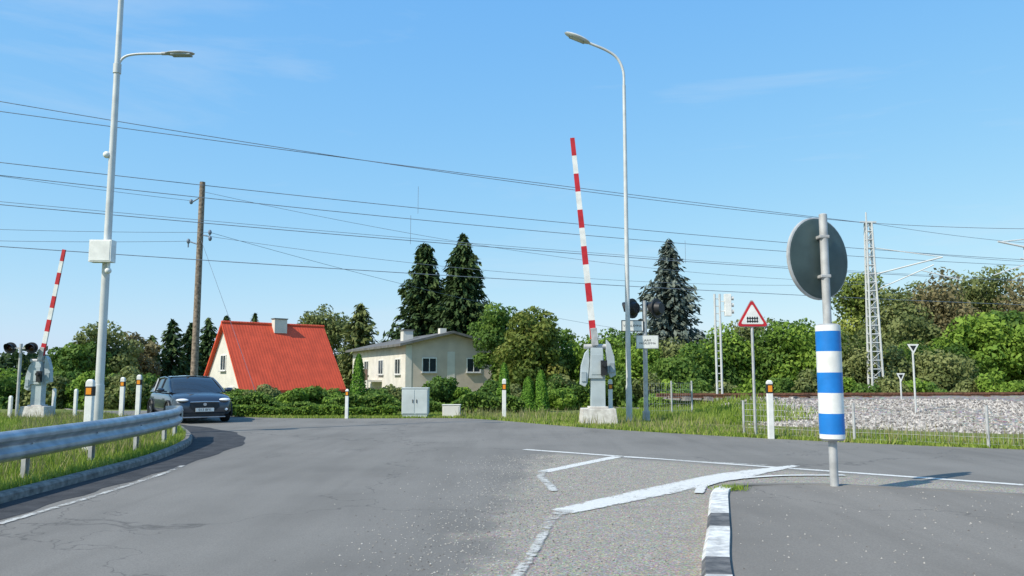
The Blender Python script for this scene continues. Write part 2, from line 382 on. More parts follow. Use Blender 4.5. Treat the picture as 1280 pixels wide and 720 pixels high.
for i, p in enumerate(kerbpts):
    for q in (0, 1): mb.v.append((p[0]-.13 if q == 0 else -70, p[1], .085))
for i in range(len(kerbpts)-1): mb.f.append((2*i, 2*i+2, 2*i+3, 2*i+1)); mb.mi.append(0)
make(mb, 'verge', M['grass'], kind='structure')
mb = MB(); mb.sweep(kerbpts, [(0.0, -.02), (0.0, .085), (-.02, .115), (-.15, .12), (-.15, -.02)]); make(mb, 'kerb', M['kerb'], kind='structure')

# traffic island
isl = cr([(.3, -2), (.62, 2.0), (1.26, 5.5), (1.76, 7.45), (2.28, 9.45)], 8)+cr([(2.40, 9.85), (2.62, 10.2), (3.05, 10.5), (3.9, 10.62), (5.1, 10.15), (6.4, 9.5), (12, 6.6), (20, 2.4)], 6)
KW = .21
ins = []
for i, p in enumerate(isl):
    a = Vector(isl[max(i-1, 0)][:2]); b = Vector(isl[min(i+1, len(isl)-1)][:2]); t = (b-a).normalized(); ins.append((p[0]+t.y*KW, p[1]-t.x*KW))
mb = MB(); pl = [(p[0], p[1], .12) for p in ins]+[(20, -2, .12)]; mb.add(pl, [tuple(range(len(pl)-1, -1, -1))]); make(mb, 'traffic_island', M['island'], kind='structure')
acc = [0]
for i in range(1, len(isl)): acc.append(acc[-1]+(Vector(isl[i][:2])-Vector(isl[i-1][:2])).length)
tot = acc[-1]; ds = np.arange(0, tot, .08)
dense = [(interp(d, acc, [p[0] for p in isl]), interp(d, acc, [p[1] for p in isl])) for d in ds]
def kmi(i):
    y = dense[i][1]; x = dense[i][0]
    if x > 2.55: return 2
    for a, b in ((5.65, 6.2), (7.45, 8.15), (3.7, 4.3), (1.6, 2.3)):
        if a < y < b: return 1
    return 0
mb = MB()
# kerb height drops from the striped nose to almost flush along the far side
prof_k = []
for i, p in enumerate(dense):
    a = Vector(dense[max(i-1, 0)]); b = Vector(dense[min(i+1, len(dense)-1)]); t = (b-a).normalized()
    for o_, z in ((0, -.02), (.005, .11), (.035, .148), (KW, .152), (KW+.005, .10)):
        zz_ = z if z < 0 else z*(1-.18*ss(2.5, 3.6, p[0])); mb.v.append((p[0]+t.y*o_, p[1]-t.x*o_, zz_))
for i in range(len(dense)-1):
    for j in range(4): mb.f.append((i*5+j, (i+1)*5+j, (i+1)*5+j+1, i*5+j+1)); mb.mi.append(kmi(i))
make(mb, 'island_kerb', [M['kerbw'], M['kerbk'], M['island']], kind='structure')

def stripe(name, pts, w, m_, z=.009, n=6):
    p = cr(pts, n) if len(pts) > 2 else [tuple(Vector(pts[0]).lerp(Vector(pts[1]), i/20)) for i in range(21)]; mb = MB()
    ws = w if isinstance(w, list) else [w]*len(pts); E = [-1, -.5, 0, .5, 1]
    for i, q in enumerate(p):
        a = Vector(p[max(i-1, 0)][:2]); b = Vector(p[min(i+1, len(p)-1)][:2]); t = (b-a).normalized()
        f = i/(len(p)-1)*(len(ws)-1); ww = interp(f, list(range(len(ws))), ws)/2
        for e_ in E: mb.v.append((q[0]+t.y*ww*e_, q[1]-t.x*ww*e_, z))
    for i in range(len(p)-1):
        for j in range(4): mb.f.append((5*i+j, 5*i+j+1, 5*i+5+j+1, 5*i+5+j)); mb.mi.append(0)
    o = make(mb, name, m_, kind='structure')
    a_ = o.data.attributes.new('edge', 'FLOAT', 'POINT'); a_.data.foreach_set('value', [abs(e_) for _ in p for e_ in E]); return o
stripe('road_marking', [(.25, 16.6), (7.05, 11.25)], .18, M['paint'])
stripe('road_marking', [(7.05, 11.25), (18, 5.2)], .18, M['paint'])
stripe('road_marking', [(4.75, 13.6), (3.35, 12.30), (1.95, 10.68), (.55, 9.05)], [.16, .55, .52, .34], M['paint'], z=.013)
stripe('road_marking', [(.60, 9.15), (.40, 8.5), (.27, 7.6), (.13, 6.7), (-.02, 5.8), (-.25, 4)], [.26, .15, .11, .11, .11, .11], M['worn'], z=.017)
stripe('road_marking', [(2.0, 15.2), (1.25, 14.0), (.48, 12.75)], .24, M['paint'])
stripe('road_marking', [(.5, 12.9), (.43, 12.1), (.50, 11.3), (.55, 10.6)], .16, M['worn'], z=.017)
stripe('road_marking', [(2.0, 15.0), (3.2, 14.3), (4.3, 13.7)], .10, M['worn'], z=.0135)
stripe('road_marking', [(2.38, 10.4), (2.62, 11.1), (3.15, 11.75), (4.0, 12.2), (5.0, 12.25)], .13, M['paint'], z=.0205)
stripe('road_marking', [(-4.85, 2), (-5.12, 6), (-5.2, 8.3), (-5.22, 10.3), (-5.35, 12.4), (-5.5, 13.6)], .12, M['worn'], z=.0125)

# railway embankment
fx = [4, 5, 8, 12, 20, 45, 90]; fy = [28.6, 27.4, 24.2, 21.4, 18.0, 12, 8]
def ty(x): return 31.2+.16*x
def emb_profile(x):
    f0 = interp(x, fx, fy); t0 = max(ty(x)-1.8, f0+6); e = ss(5, 10, x); h = .42+.26*ss(8, 16, x)
    return [(f0, -.05), (f0+.7, .07*e+.01), (f0+2.0, .22*e*h/.6+.01), (f0+(t0-f0)*.45, h*.62*e+.01), (f0+(t0-f0)*.72, h*.92*e+.01), (t0-.5, h*e+.02), (t0, max(h, .62)*e+.01), (t0+1.8, .64*e), (t0+3.6, .62*e), (t0+6, .1*e), (t0+11, -1.4)]
mb = MB(); gx = np.concatenate([np.arange(4, 30, .8), np.arange(30, 91, 6)])
for x in gx:
    for y, z in emb_profile(x): mb.v.append((x, y, z+(R.random()-.5)*.09*ss(4, 8, x)))
k = 11
for i in range(len(gx)-1):
    for j in range(k-1): mb.f.append((i*k+j, (i+1)*k+j, (i+1)*k+j+1, i*k+j+1)); mb.mi.append(0)
make(mb, 'embankment', M['ballast'], kind='structure', smooth=True)
trk = thing('railway_track', (6, ty(6), .62), 'rusty steel rails on concrete sleepers over stone ballast', 'railway track', rz=math.atan(.16))
for yo in (-.76, .76):
    mb = MB(); mb.box((35, yo, .15), (70, .07, .05)); mb.box((35, yo, .085), (70, .02, .08)); mb.box((35, yo, .035), (70, .14, .02)); make(mb, 'rail', M['rust'], trk)
mb = MB(); mb.box((.6, 0, .0), (.25, 2.5, .14), top=(.8, .97)); s0 = make(mb, 'sleeper', M['kerb'], trk)
for i in range(1, 70):
    s1 = s0.copy(); s1.location = (i*.9, 0, 0); COL.objects.link(s1); s1.parent = trk

# ------------------------------------------------------------ grass blades / weeds / gravel (stuff)
def blades(name, P, h, w_, m_, tb=0.5):
    nB = len(P); ang = R.random(nB)*2*math.pi; hh = h*(.4+R.random(nB)); lean = (R.random((nB, 2))-.5)*hh[:, None]*.9
    V = np.zeros((nB, 3, 3)); dx = np.cos(ang)*w_; dy = np.sin(ang)*w_
    V[:, 0] = P; V[:, 1] = P; V[:, 2] = P
    V[:, 0, 0] -= dx; V[:, 0, 1] -= dy; V[:, 1, 0] += dx; V[:, 1, 1] += dy
    V[:, 2, :2] += lean; V[:, 2, 2] += hh
    cl = .5+.5*np.sin(P[:, 0]*2.1+np.sin(P[:, 1]*1.3)*2)*np.cos(P[:, 1]*1.7)
    o = fast(name, V.reshape(-1, 3), 3, tb*.6+cl*.25+(R.random(nB)-.4)*.45, m_); o['kind'] = 'stuff'; return o
nP = 90000; yy = 6+R.random(nP)**1.3*24; kx = np.interp(yy, KY, KX); off = R.random(nP)**1.4*9+.18
pt = np.stack([kx-off, yy, np.full(nP, .085)], 1); blades('grass', pt, .11, .011, F['grass'])
nP = 6000; yy = 7+R.random(nP)*22; kx = np.interp(yy, KY, KX); pt = np.stack([kx-.5-R.random(nP)*4, yy, np.full(nP, .085)], 1); blades('tall_grass', pt, .24, .012, F['dry'], .6)
nb_ = 80000
sidx = R.random(nb_)*(len(far)-8)+3; i0 = sidx.astype(int); fr = sidx-i0; A = np.array([p[:2] for p in far])
base = A[i0]*(1-fr)[:, None]+A[i0+1]*fr[:, None]; tn = A[i0+1]-A[i0]; tn /= np.linalg.norm(tn, axis=1)[:, None]; nr = np.stack([-tn[:, 1], tn[:, 0]], 1)
wd = np.where(base[:, 0] > 3, 3.0, 5.0)
pt = np.concatenate([base+nr*(.0+R.random(nb_)**1.2*wd)[:, None]+R.normal(size=(nb_, 2))*.04, np.zeros((nb_, 1))], 1); blades('grass', pt, .085, .02, F['grass'], .6)
sel = R.random(nb_) < .05; pt2 = pt[sel & (pt[:, 0] > -2.0)]; blades('weeds', pt2, .30, .016, F['dry'], .65)
q = np.stack([3.5+R.random(22000)*6.5, 25.0+R.random(22000)*7, np.zeros(22000)], 1); keep = R.random(len(q)) < np.clip((10-q[:, 0])/5, 0, 1); q = q[keep]
q[:, 2] = [interp(y, [p[0] for p in emb_profile(x)], [p[1] for p in emb_profile(x)]) for x, y, _ in q]; q = q[q[:, 1] > np.interp(q[:, 0], fx, fy)-.5]; blades('weeds', q, .24, .025, F['grass'], .5)
pt = np.array([[2.68+R.normal()*.10, 9.95+R.normal()*.08, .13] for _ in range(260)]); blades('weeds', pt, .05, .008, F['grass'])
def stones(name, P, s, m_):
    nS = len(P); base = np.array([[1, 0, 0], [0, 1, 0], [-1, 0, 0], [0, -1, 0], [0, 0, .8]])
    T = [(0, 1, 4), (1, 2, 4), (2, 3, 4), (3, 0, 4)]; sz = s*(.4+R.random((nS, 1, 1))); an = R.random(nS)*6.28
    B = np.repeat(base[None], nS, 0)*(.6+.8*R.random((nS, 5, 1))); c_, s_ = np.cos(an)[:, None], np.sin(an)[:, None]
    X = B[:, :, 0]*c_-B[:, :, 1]*s_; Y = B[:, :, 0]*s_+B[:, :, 1]*c_; B = np.stack([X, Y, B[:, :, 2]], 2)*sz+P[:, None, :]
    V = np.stack([B[:, t, :] for t in T], 1).reshape(-1, 3)
    o = fast(name, V, 3, np.repeat(R.random(nS), 4), m_); o['kind'] = 'stuff'; return o
M['stone'] = foliage('gravel_stones', (0.12, .11, .10), (0.32, .30, .265), (0.50, .47, .42), 0.0, 1.0)
M['bstone'] = foliage('ballast_stone_mix', (0.12, .105, .095), (0.32, .29, .265), (0.52, .48, .44), 0.0, 1.0)
q = []
while len(q) < 8000:
    y = 4.0+R.random()*11.5; x = -1.15+.10*y+abs(R.normal())*1.4-.4+R.normal()*.5
    if x < 1.05+.27*(y-5.5)-.1 or y > 11.4:
        if y < 16-.78*x: q.append((x, y, .006))
stones('gravel', np.array(q), .0075, M['stone'])
q = [(1.6+R.random()*9, 4.0+R.random()*6.5, .121) for _ in range(1800)]; q = [p for p in q if p[0] > 1.26+.265*(p[1]-5.5)+.25 and p[1] < 10.0-.5*max(0, p[0]-4.5)]
stones('gravel', np.array(q), .0075, M['stone'])
q = []
for _ in range(34000):
    x = 6+R.random()*21; pr = emb_profile(x); d = R.random()**1.15*9; y = pr[0][0]+d; q.append((x, y, interp(y, [p[0] for p in pr], [p[1] for p in pr])-.005))
stones('ballast_stones', np.array(q), .06, M['bstone'])

# ------------------------------------------------------------ guardrail
gr = thing('guardrail', (-6.6, 13, .085), 'galvanised steel crash barrier along the kerbed grass verge', 'guardrail')
gp = cr([(-6.1, 3), (-6.35, 7), (-6.5, 10), (-6.70, 13), (-6.95, 15.3), (-7.35, 17.6), (-7.9, 19.2)], 8)
gl = [(p[0]+6.6, p[1]-13) for p in gp]
prof = [(-.01, .80), (.015, .795), (.075, .735), (.08, .70), (.075, .665), (.005, .60), (.0, .575), (.005, .55), (.075, .485), (.08, .45), (.075, .415), (.015, .355), (-.01, .35), (-.02, .35), (.0, .36), (.06, .45), (-.01, .575), (.06, .70), (.0, .785), (-.02, .80)]
prof = [(a, .575+(z-.575)*.88-.07) for a, z in prof]
mb = MB(); mb.sweep(gl, prof, closed=True); make(mb, 'rail', M['galv'], gr, smooth=True)
e = gl[-1]; mb = MB()
pp = [(e[0]-.18*(1-math.cos(a)), e[1]+.3*math.sin(a)) for a in np.linspace(0, math.pi*.95, 9)]
mb.sweep(pp, [(.0, .315), (.04, .35), (.05, .505), (.04, .67), (.0, .705), (-.01, .505)], closed=True); make(mb, 'end_cap', M['galv'], gr, smooth=True)
for yv in (5, 7, 9, 11.1, 13.1, 15.1, 17.0, 18.8):
    x = interp(yv, [p[1] for p in gp], [p[0] for p in gp])-.1; lx, ly = x+6.6, yv-13
    mb = MB(); mb.box((lx, ly, .29), (.006, .1, .76)); mb.box((lx+.03, ly+.048, .29), (.055, .006, .76)); mb.box((lx+.03, ly-.048, .29), (.055, .006, .76)); mb.box((lx+.055, ly, .505), (.05, .06, .2)); make(mb, 'post', M['galvd'], gr)
    mb = MB(); mb.tube((lx+.06, ly, .505), (lx+.125, ly, .505), .014, n=8); make(mb, 'bolt', M['galvd'], gr)

# ------------------------------------------------------------ convex mirror post
mp_ = thing('traffic_mirror', (4.07, 10.3, .12), 'back of round traffic mirror on post with blue and white sleeve', 'traffic mirror')
mp_.scale = (.92, .92, .925)
mb = MB(); mb.tube((0, 0, -.02), (0, 0, 3.76), .057, n=20); mb.sphere((0, 0, 3.76), (.057, .057, .02)); make(mb, 'post', M['galvd'], mp_, smooth=True)
mb = MB(); lv = [(.64, .70, 0), (.70, .98, 1), (.98, 1.26, 0), (1.26, 1.54, 1), (1.54, 1.83, 0), (1.83, 2.11, 1), (2.11, 2.19, 0)]
for a, b, mi in lv: mb.tube((0, 0, a), (0, 0, b), .167, n=32, mi=mi, caps=False)
mb.tube((0, 0, 2.19), (0, 0, 2.21), .167, .13, n=32, mi=2); mb.tube((0, 0, .61), (0, 0, .64), .14, .167, n=32, mi=2); make(mb, 'sleeve', [M['white'], M['blue'], M['galvd']], mp_, smooth=True)
def mirror_head(par, R0, yaw, off, zc):
    ca, sa = math.cos(yaw), math.sin(yaw)
    f = Vector((sa, ca, 0)); r_ = Vector((ca, -sa, 0)); u = Vector((0, 0, 1)); c0 = Vector((off[0], off[1], zc))
    nn = 40; mb = MB(); rings = [(0, -.085), (.25, -.08), (.5, -.065), (.75, -.045), (.93, -.02), (1.0, -.018), (1.035, -.005), (1.035, .03), (.99, .04)]
    vs = []
    for rr, d in rings:
        for i in range(nn):
            a = 2*math.pi*i/nn; vs.append(c0+(r_*math.cos(a)+u*math.sin(a))*R0*max(rr, .001)+f*d)
    o = len(mb.v); mb.v += vs
    for j in range(len(rings)-1):
        for i in range(nn): mb.f.append((j*nn+i, j*nn+(i+1) % nn, (j+1)*nn+(i+1) % nn, (j+1)*nn+i)); mb.mi.append(1 if j >= 5 else 0)
    make(mb, 'mirror_shell', [M['mirrorback'], M['galvd']], par, smooth=True)
    mb = MB(); vs = []
    for rr, d in [(0, .09), (.4, .08), (.75, .06), (.98, .038)]:
        for i in range(nn): a = 2*math.pi*i/nn; vs.append(c0+(r_*math.cos(a)+u*math.sin(a))*R0*max(rr, .001)+f*d)
    mb.add(vs, [(j*nn+i, (j+1)*nn+i, (j+1)*nn+(i+1) % nn, j*nn+(i+1) % nn) for j in range(3) for i in range(nn)]); make(mb, 'mirror_face', M['mirror'], par, smooth=True)
mirror_head(mp_, .575, math.radians(-27), (-.02, .18), 3.16)
for dz in (-.28, .28): mb = MB(); mb.box((-.01, .04, 3.16+dz), (.145, .2, .045)); make(mb, 'bracket', M['galvd'], mp_, bevel=.01)

# ------------------------------------------------------------ street lamps
sl = thing('street_lamp', (-10.35, 20.2, .08), 'tall galvanised lamp column with side arm and white control box', 'street lamp', group='street lamps beside the crossing')
mb = MB(); mb.tube((0, 0, 0), (0, 0, 1.2), .12, n=16); mb.tube((0, 0, 1.2), (0, 0, 14), .105, .06, n=16); make(mb, 'pole', M['polew'], sl, smooth=True)
mb = MB(); mb.path(cr([(0, 0, 9.4), (.12, 0, 9.7), (.45, 0, 9.82), (1.3, 0, 9.84)], 6), .032); mb.tube((0, 0, 9.3), (0, 0, 9.55), .1); make(mb, 'arm', M['polew'], sl, smooth=True)
mb = MB(); mb.sphere((1.62, 0, 9.84), (.40, .16, .055)); mb.box((1.67, 0, 9.795), (.5, .22, .03), mi=1); mb.tube((1.15, 0, 9.84), (1.35, 0, 9.84), .045); make(mb, 'lamp_head', [M['galvd'], M['housing']], sl, smooth=True)
mb = MB(); mb.box((.0, -.22, 4.55), (.56, .26, .56)); mb.box((0, -.355, 4.55), (.5, .01, .5)); make(mb, 'control_box', M['white'], sl, bevel=.015)
mb = MB(); mb.tube((.16, -.2, 4.28), (.16, -.2, 4.1), .03); mb.sphere((.16, -.2, 4.06), .08); make(mb, 'camera', M['white'], sl, smooth=True)
mb = MB(); mb.sphere((-.12, -.05, 7.1), .09); mb.tube((0, 0, 7.12), (-.12, -.05, 7.12), .03); make(mb, 'camera', M['white'], sl, smooth=True)

sl = thing('street_lamp', (3.8, 26.2, 0), 'tall slim grey lamp column with a curved arm over the road', 'street lamp', group='street lamps beside the crossing')
mb = MB(); mb.tube((0, 0, 0), (0, 0, 1.2), .1, n=16); mb.tube((0, 0, 1.2), (0, 0, 11.3), .085, .055, n=16); make(mb, 'pole', M['polew'], sl, smooth=True)
mb = MB(); mb.path(cr([(0, 0, 11.25), (-.02, 0, 11.8), (-.22, -.02, 12.25), (-.6, -.05, 12.52), (-1.2, -.1, 12.76)], 6), .045); make(mb, 'arm', M['polew'], sl, smooth=True)
mb = MB(); mb.sphere((-1.58, -.13, 12.92), (.48, .22, .085), ry=.40); mb.box((-1.60, -.13, 12.875), (.55, .26, .04), ry=.40, mi=1); make(mb, 'lamp_head', [M['polew'], M['housing']], sl, smooth=True)

# ------------------------------------------------------------ level crossing barriers
def barrier(loc, arm_len, lean, label, side=1):
    b = thing('level_crossing_barrier', loc, label, 'railway barrier', group='barriers at the level crossing')
    mb = MB(); mb.box((0, 0, .25), (1.15, .9, .5), top=(.9, .88)); mb.box((0, 0, .53), (.62, .5, .06)); make(mb, 'foundation', M['conc'], b, bevel=.02)
    mb = MB(); mb.box((0, 0, 1.05), (.44, .36, 1.0)); mb.box((-.03, -.02, 1.9), (.50, .42, .95), top=(.72, .9)); mb.box((-.03, -.235, 1.85), (.36, .012, .62)); make(mb, 'housing', M['barr'], b, bevel=.015)
    for sx in (-1, 1):
        z_ = .14*sx
        pts = [(sx*.28, 0, 2.50+z_), (sx*.40, 0, 2.35+z_), (sx*.52, 0, 1.95+z_), (sx*.56, 0, 1.38+z_), (sx*.40, 0, 1.30+z_), (sx*.32, 0, 1.45+z_), (sx*.26, 0, 2.1+z_)]
        if sx > 0: pts = pts[::-1]
        mb = MB(); mb.prism([(p[0], -.14, p[2]) for p in pts], (0, .24, 0)); make(mb, 'counterweight', M['barr'], b, bevel=.012)
        mb = MB(); mb.box((sx*.44, -.16, 1.62+z_), (.15, .03, .30)); make(mb, 'weight_plate', M['housing'], b, bevel=.006)
    mb = MB(); mb.tube((-.42, 0, 2.42), (.42, 0, 2.42), .08); mb.box((-.10*side, -.1, 2.72), (.20, .18, .55), ry=-lean); make(mb, 'pivot', M['galvd'], b, bevel=.01)
    d = Vector((math.sin(-lean), 0, math.cos(lean))); p0 = Vector((-.12*side, -.12, 2.65)); mb = MB(); nseg = 11 if arm_len > 5 else 9; sg = arm_len/nseg
    for i in range(nseg):
        a, c_ = i*sg, (i+1)*sg; w0 = .10-.030*a/arm_len; w1 = .10-.030*c_/arm_len
        pa, pb = p0+d*a, p0+d*c_; px = Vector((math.cos(lean), 0, math.sin(lean)))
        vs = [pa-px*w0+Vector((0, -.04, 0)), pa+px*w0+Vector((0, -.04, 0)), pa+px*w0+Vector((0, .04, 0)), pa-px*w0+Vector((0, .04, 0)),
              pb-px*w1+Vector((0, -.04, 0)), pb+px*w1+Vector((0, -.04, 0)), pb+px*w1+Vector((0, .04, 0)), pb-px*w1+Vector((0, .04, 0))]
        fs = [(0, 1, 5, 4), (1, 2, 6, 5), (2, 3, 7, 6), (3, 0, 4, 7)]+([(3, 2, 1, 0)] if i == 0 else [])+([(4, 5, 6, 7)] if i == nseg-1 else [])
        mb.add(vs, fs, mi=1 if i % 2 == 0 else 0)
    make(mb, 'arm', [M['white'], M['red']], b)
    mb = MB(); mb.box((.17, -.31, 1.75), (.19, .14, .46)); mb.tube((.17, -.38, 1.85), (.17, -.5, 1.85), .07); make(mb, 'warning_light', M['black'], b)
    return b
barrier((2.68, 25.2, 0), 6.5, .095, 'raised red and white crossing barrier on a pale concrete foundation')
lb = barrier((-16.1, 27.4, .08), 4.6, -.15, 'smaller raised red and white crossing barrier among grass', side=-1)
lb.scale = (.78, .8, .80)

def signal_heads(par, z, dx, r=.24, rot=0.0):
    for s_ in (-1, 1):
        g = MB(); c_ = Vector((s_*dx, 0, z)); f = Vector((math.sin(rot), -math.cos(rot), 0))
        g.tube(c_+f*.02, c_-f*.03, r*1.12, n=20); g.tube(c_-f*.03, c_-f*.2, r*.8, r*.6, n=16)
        nn = 12; a = f.cross(Vector((0, 0, 1))).normalized(); vs = []
        for L_, rr in ((.02, .8), (.34, .78)):
            for i in range(nn+1):
                an = math.radians(-30+240*i/nn); vs.append(c_+f*L_*(1 if L_ < .1 else (.55+.45*max(0, math.sin(an))))+(a*math.cos(an)+Vector((0, 0, 1))*math.sin(an))*r*rr)
        g.add(vs, [(i, i+1, nn+2+i, nn+1+i) for i in range(nn)])
        o = make(g, 'signal_light', M['black'], par, smooth=True)
        l_ = MB(); l_.tube(c_+f*.022, c_+f*.035, r*.6, r*.5, n=16); make(l_, 'lens', M['lens'], o, smooth=True)
sg = thing('crossing_signal', (4.42, 26.6, 0), 'twin black crossing lights on a grey post with white name plates', 'railway signal', group='signals at the level crossing')
mb = MB(); mb.tube((0, 0, 0), (0, 0, 4.0), .075, n=14); mb.tube((0, 0, 0), (0, 0, .35), .12, n=14); mb.box((0, 0, 3.72), (.8, .06, .06)); make(mb, 'post', M['galvd'], sg, smooth=False)
signal_heads(sg, 3.74, .41, .30, rot=-2.35)
mb = MB(); mb.box((-.42, -.1, 3.15), (.74, .02, .38)); mb.box((-.42, -.113, 3.15), (.68, .004, .32), mi=1); o = make(mb, 'name_plate', [M['black'], M['white']], sg)
text('lettering', 'VASALEMMA', .11, (-.42, -.117, 3.15), (math.pi/2, 0, 0), M['black'], o)
mb = MB(); mb.box((.06, -.1, 2.62), (.74, .02, .44)); mb.box((.06, -.113, 2.62), (.70, .004, .40), mi=1); o = make(mb, 'name_plate', [M['galvd'], M['white']], sg)
text('lettering', 'JAAM\nVASALEMMA', .1, (.06, -.117, 2.62), (math.pi/2, 0, 0), M['black'], o)
sg2 = thing('crossing_signal', (-16.55, 27.0, .08), 'twin round crossing lights beside the grey barrier housing', 'railway signal', group='signals at the level crossing')
mb = MB(); mb.tube((0, 0, 0), (0, 0, 2.5), .05, n=14); mb.box((0, 0, 2.35), (.6, .05, .05)); make(mb, 'post', M['galvd'], sg2)
signal_heads(sg2, 2.36, .36, .17, rot=.2)

rs = thing('rail_signal', (8.3, 32.2, .4), 'slim pale signal mast with a small lamp box beside the tracks', 'railway signal')
mb = MB()
for sx in (-.10, .10): mb.tube((sx, 0, 0), (sx, 0, 4.4), .045)
for i in range(14): mb.box((0, 0, .3+i*.3), (.18, .03, .035))
make(mb, 'mast', M['polew'], rs)
mb = MB(); mb.box((.42, 0, 3.95), (.26, .2, .9)); mb.box((.2, 0, 3.7), (.2, .04, .04)); mb.box((.2, 0, 4.1), (.2, .04, .04)); make(mb, 'lamp_box', M['white'], rs, bevel=.01)
for i in range(3): mb = MB(); mb.tube((.53, .0, 3.68+i*.27), (.66, -.03, 3.68+i*.27), .08); make(mb, 'visor', M['galvd'], rs)

# triangular warning sign
ws = thing('warning_sign', (6.1, 20.3, 0), 'triangular red bordered level crossing sign on a thin post', 'road sign')
mb = MB(); mb.tube((0, 0, 0), (0, 0, 3.38), .035, n=12); make(mb, 'post', M['galvd'], ws, smooth=True)
def rtri(s, zc, y, cr_=.1):
    P = []
    for k in range(3):
        a = math.pi/2+k*2*math.pi/3; c_ = (math.cos(a)*(s-cr_*1.0), math.sin(a)*(s-cr_*1.0))
        for q_ in range(-3, 4): b_ = a+q_*math.radians(20); P.append((c_[0]+math.cos(b_)*cr_*.5, y, zc+c_[1]+math.sin(b_)*cr_*.5))
    return P
mb = MB(); mb.prism(rtri(.46, 2.98, -.04), (0, -.012, 0)); mb.prism(rtri(.49, 2.98, -.036), (0, .01, 0), mi=2); mb.prism(rtri(.345, 2.98, -.053, .06), (0, -.003, 0), mi=1); pl_ = make(mb, 'sign_plate', [M['red'], M['white'], M['galvd']], ws)
mb = MB()
for i in range(5): mb.box((-.12+i*.06, -.058, 2.92), (.026, .003, .15))
for z in (2.875, 2.955): mb.box((0, -.0585, z), (.29, .003, .03))
make(mb, 'gate_symbol', M['black'], pl_)

for x, y, h, s_, lab in ((12.65, 25.3, 2.3, .17, 'small white trackside marker on a thin post in ballast'), (14.1, 29.2, 1.4, .14, 'low white trackside marker on a thin post in ballast')):
    t_ = thing('trackside_sign', (x, y, .3), lab, 'railway sign', group='small trackside signs')
    mb = MB(); mb.tube((0, 0, -.1), (0, 0, h-.3), .03); make(mb, 'post', M['polew'], t_)
    mb = MB(); mb.prism([(-s_*1.1, -.03, h-.1), (0, -.03, h-.42), (s_*1.1, -.03, h-.1)], (0, -.01, 0)); mb.prism([(-s_*.6, -.042, h-.15), (0, -.042, h-.32), (s_*.6, -.042, h-.15)], (0, -.002, 0), mi=1); make(mb, 'sign_plate', [M['white'], M['black']], t_)

# lattice catenary mast
def corner(sx, sy, z, wb, wt, H): w_ = wb+(wt-wb)*z/H; return Vector((sx*w_, sy*w_*.8, z))
def lattice(par, H, wb, wt, rungs, leg=.05):
    mb = MB()
    for sx in (-1, 1):
        for sy in (-1, 1): mb.tube(corner(sx, sy, 0, wb, wt, H), corner(sx, sy, H, wb, wt, H), leg, leg*.8, n=6)
    zz = np.linspace(0, H, rungs)
    for i in range(len(zz)):
        for a, b in (((-1, -1), (1, -1)), ((1, -1), (1, 1)), ((1, 1), (-1, 1)), ((-1, 1), (-1, -1))):
            mb.tube(corner(*a, zz[i], wb, wt, H), corner(*b, zz[i], wb, wt, H), .035, n=5)
            if i < len(zz)-1 and a[1] == b[1]: mb.tube(corner(*(a if i % 2 else b), zz[i], wb, wt, H), corner(*(b if i % 2 else a), zz[i+1], wb, wt, H), .018, n=5)
    make(mb, 'mast', M['polew'], par)
cm = thing('catenary_mast', (19.9, 44, -1.0), 'tall tapered steel lattice mast carrying overhead wires', 'catenary mast', group='catenary masts')
lattice(cm, 11.0, .34, .15, 24, .065)
mb = MB(); mb.tube((-.15, 0, 8.0), (3.4, -1.2, 8.9), .04); mb.tube((3.4, -1.2, 8.9), (.2, 0, 9.6), .025); mb.tube((.2, 0, 7.2), (3.0, -1.0, 8.5), .03)
mb.tube((2.4, -.9, 8.2), (4.2, -1.5, 7.6), .025); make(mb, 'cantilever', M['polew'], cm)
mb = MB(); mb.tube((-.1, 0, 11), (-.1, 0, 11.6), .04); mb.box((0, 0, 11.05), (.9, .08, .08)); make(mb, 'crossarm', M['polew'], cm)
cm2 = thing('catenary_mast', (26.5, 37.0, -.2), 'steel lattice mast with cantilever arms reaching over the rails', 'catenary mast', group='catenary masts')
lattice(cm2, 8.6, .3, .15, 16)
mb = MB(); mb.tube((-.1, 0, 7.2), (-3.6, .2, 8.0), .045); mb.tube((-.1, 0, 6.3), (-2.6, .2, 7.2), .035); mb.tube((-.1, 0, 8.3), (-3.4, .2, 8.0), .025); mb.tube((-2.4, .2, 7.1), (-2.4, .2, 7.8), .025); mb.tube((-2.4, .2, 6.9), (-3.9, .2, 6.4), .025); make(mb, 'cantilever', M['polew'], cm2)

up = thing('utility_pole', (-15.1, 38.2, -.2), 'weathered wooden utility pole with insulators and short brackets', 'utility pole')
mb = MB(); mb.tube((0, 0, 0), (0, 0, 11.1), .18, .13, n=12); make(mb, 'pole', M['wood'], up, smooth=True)
for pa in ([(0, 0, 10.4), (-.55, .1, 10.1)], [(0, 0, 8.5), (.5, -.1, 8.4), (.5, -.1, 8.7)], [(0, 0, 8.0), (-.6, .1, 8.2), (-.6, .1, 7.9)]):
    mb = MB(); mb.path(pa, .035, n=8); make(mb, 'bracket', M['wire'], up)
for p in ((-.55, .1, 10.15), (.5, -.1, 8.6), (.52, -.1, 8.3), (-.6, .1, 8.2)): mb = MB(); mb.sphere(p, (.09, .09, .13), 10, 6); make(mb, 'insulator', M['wire'], up, smooth=True)

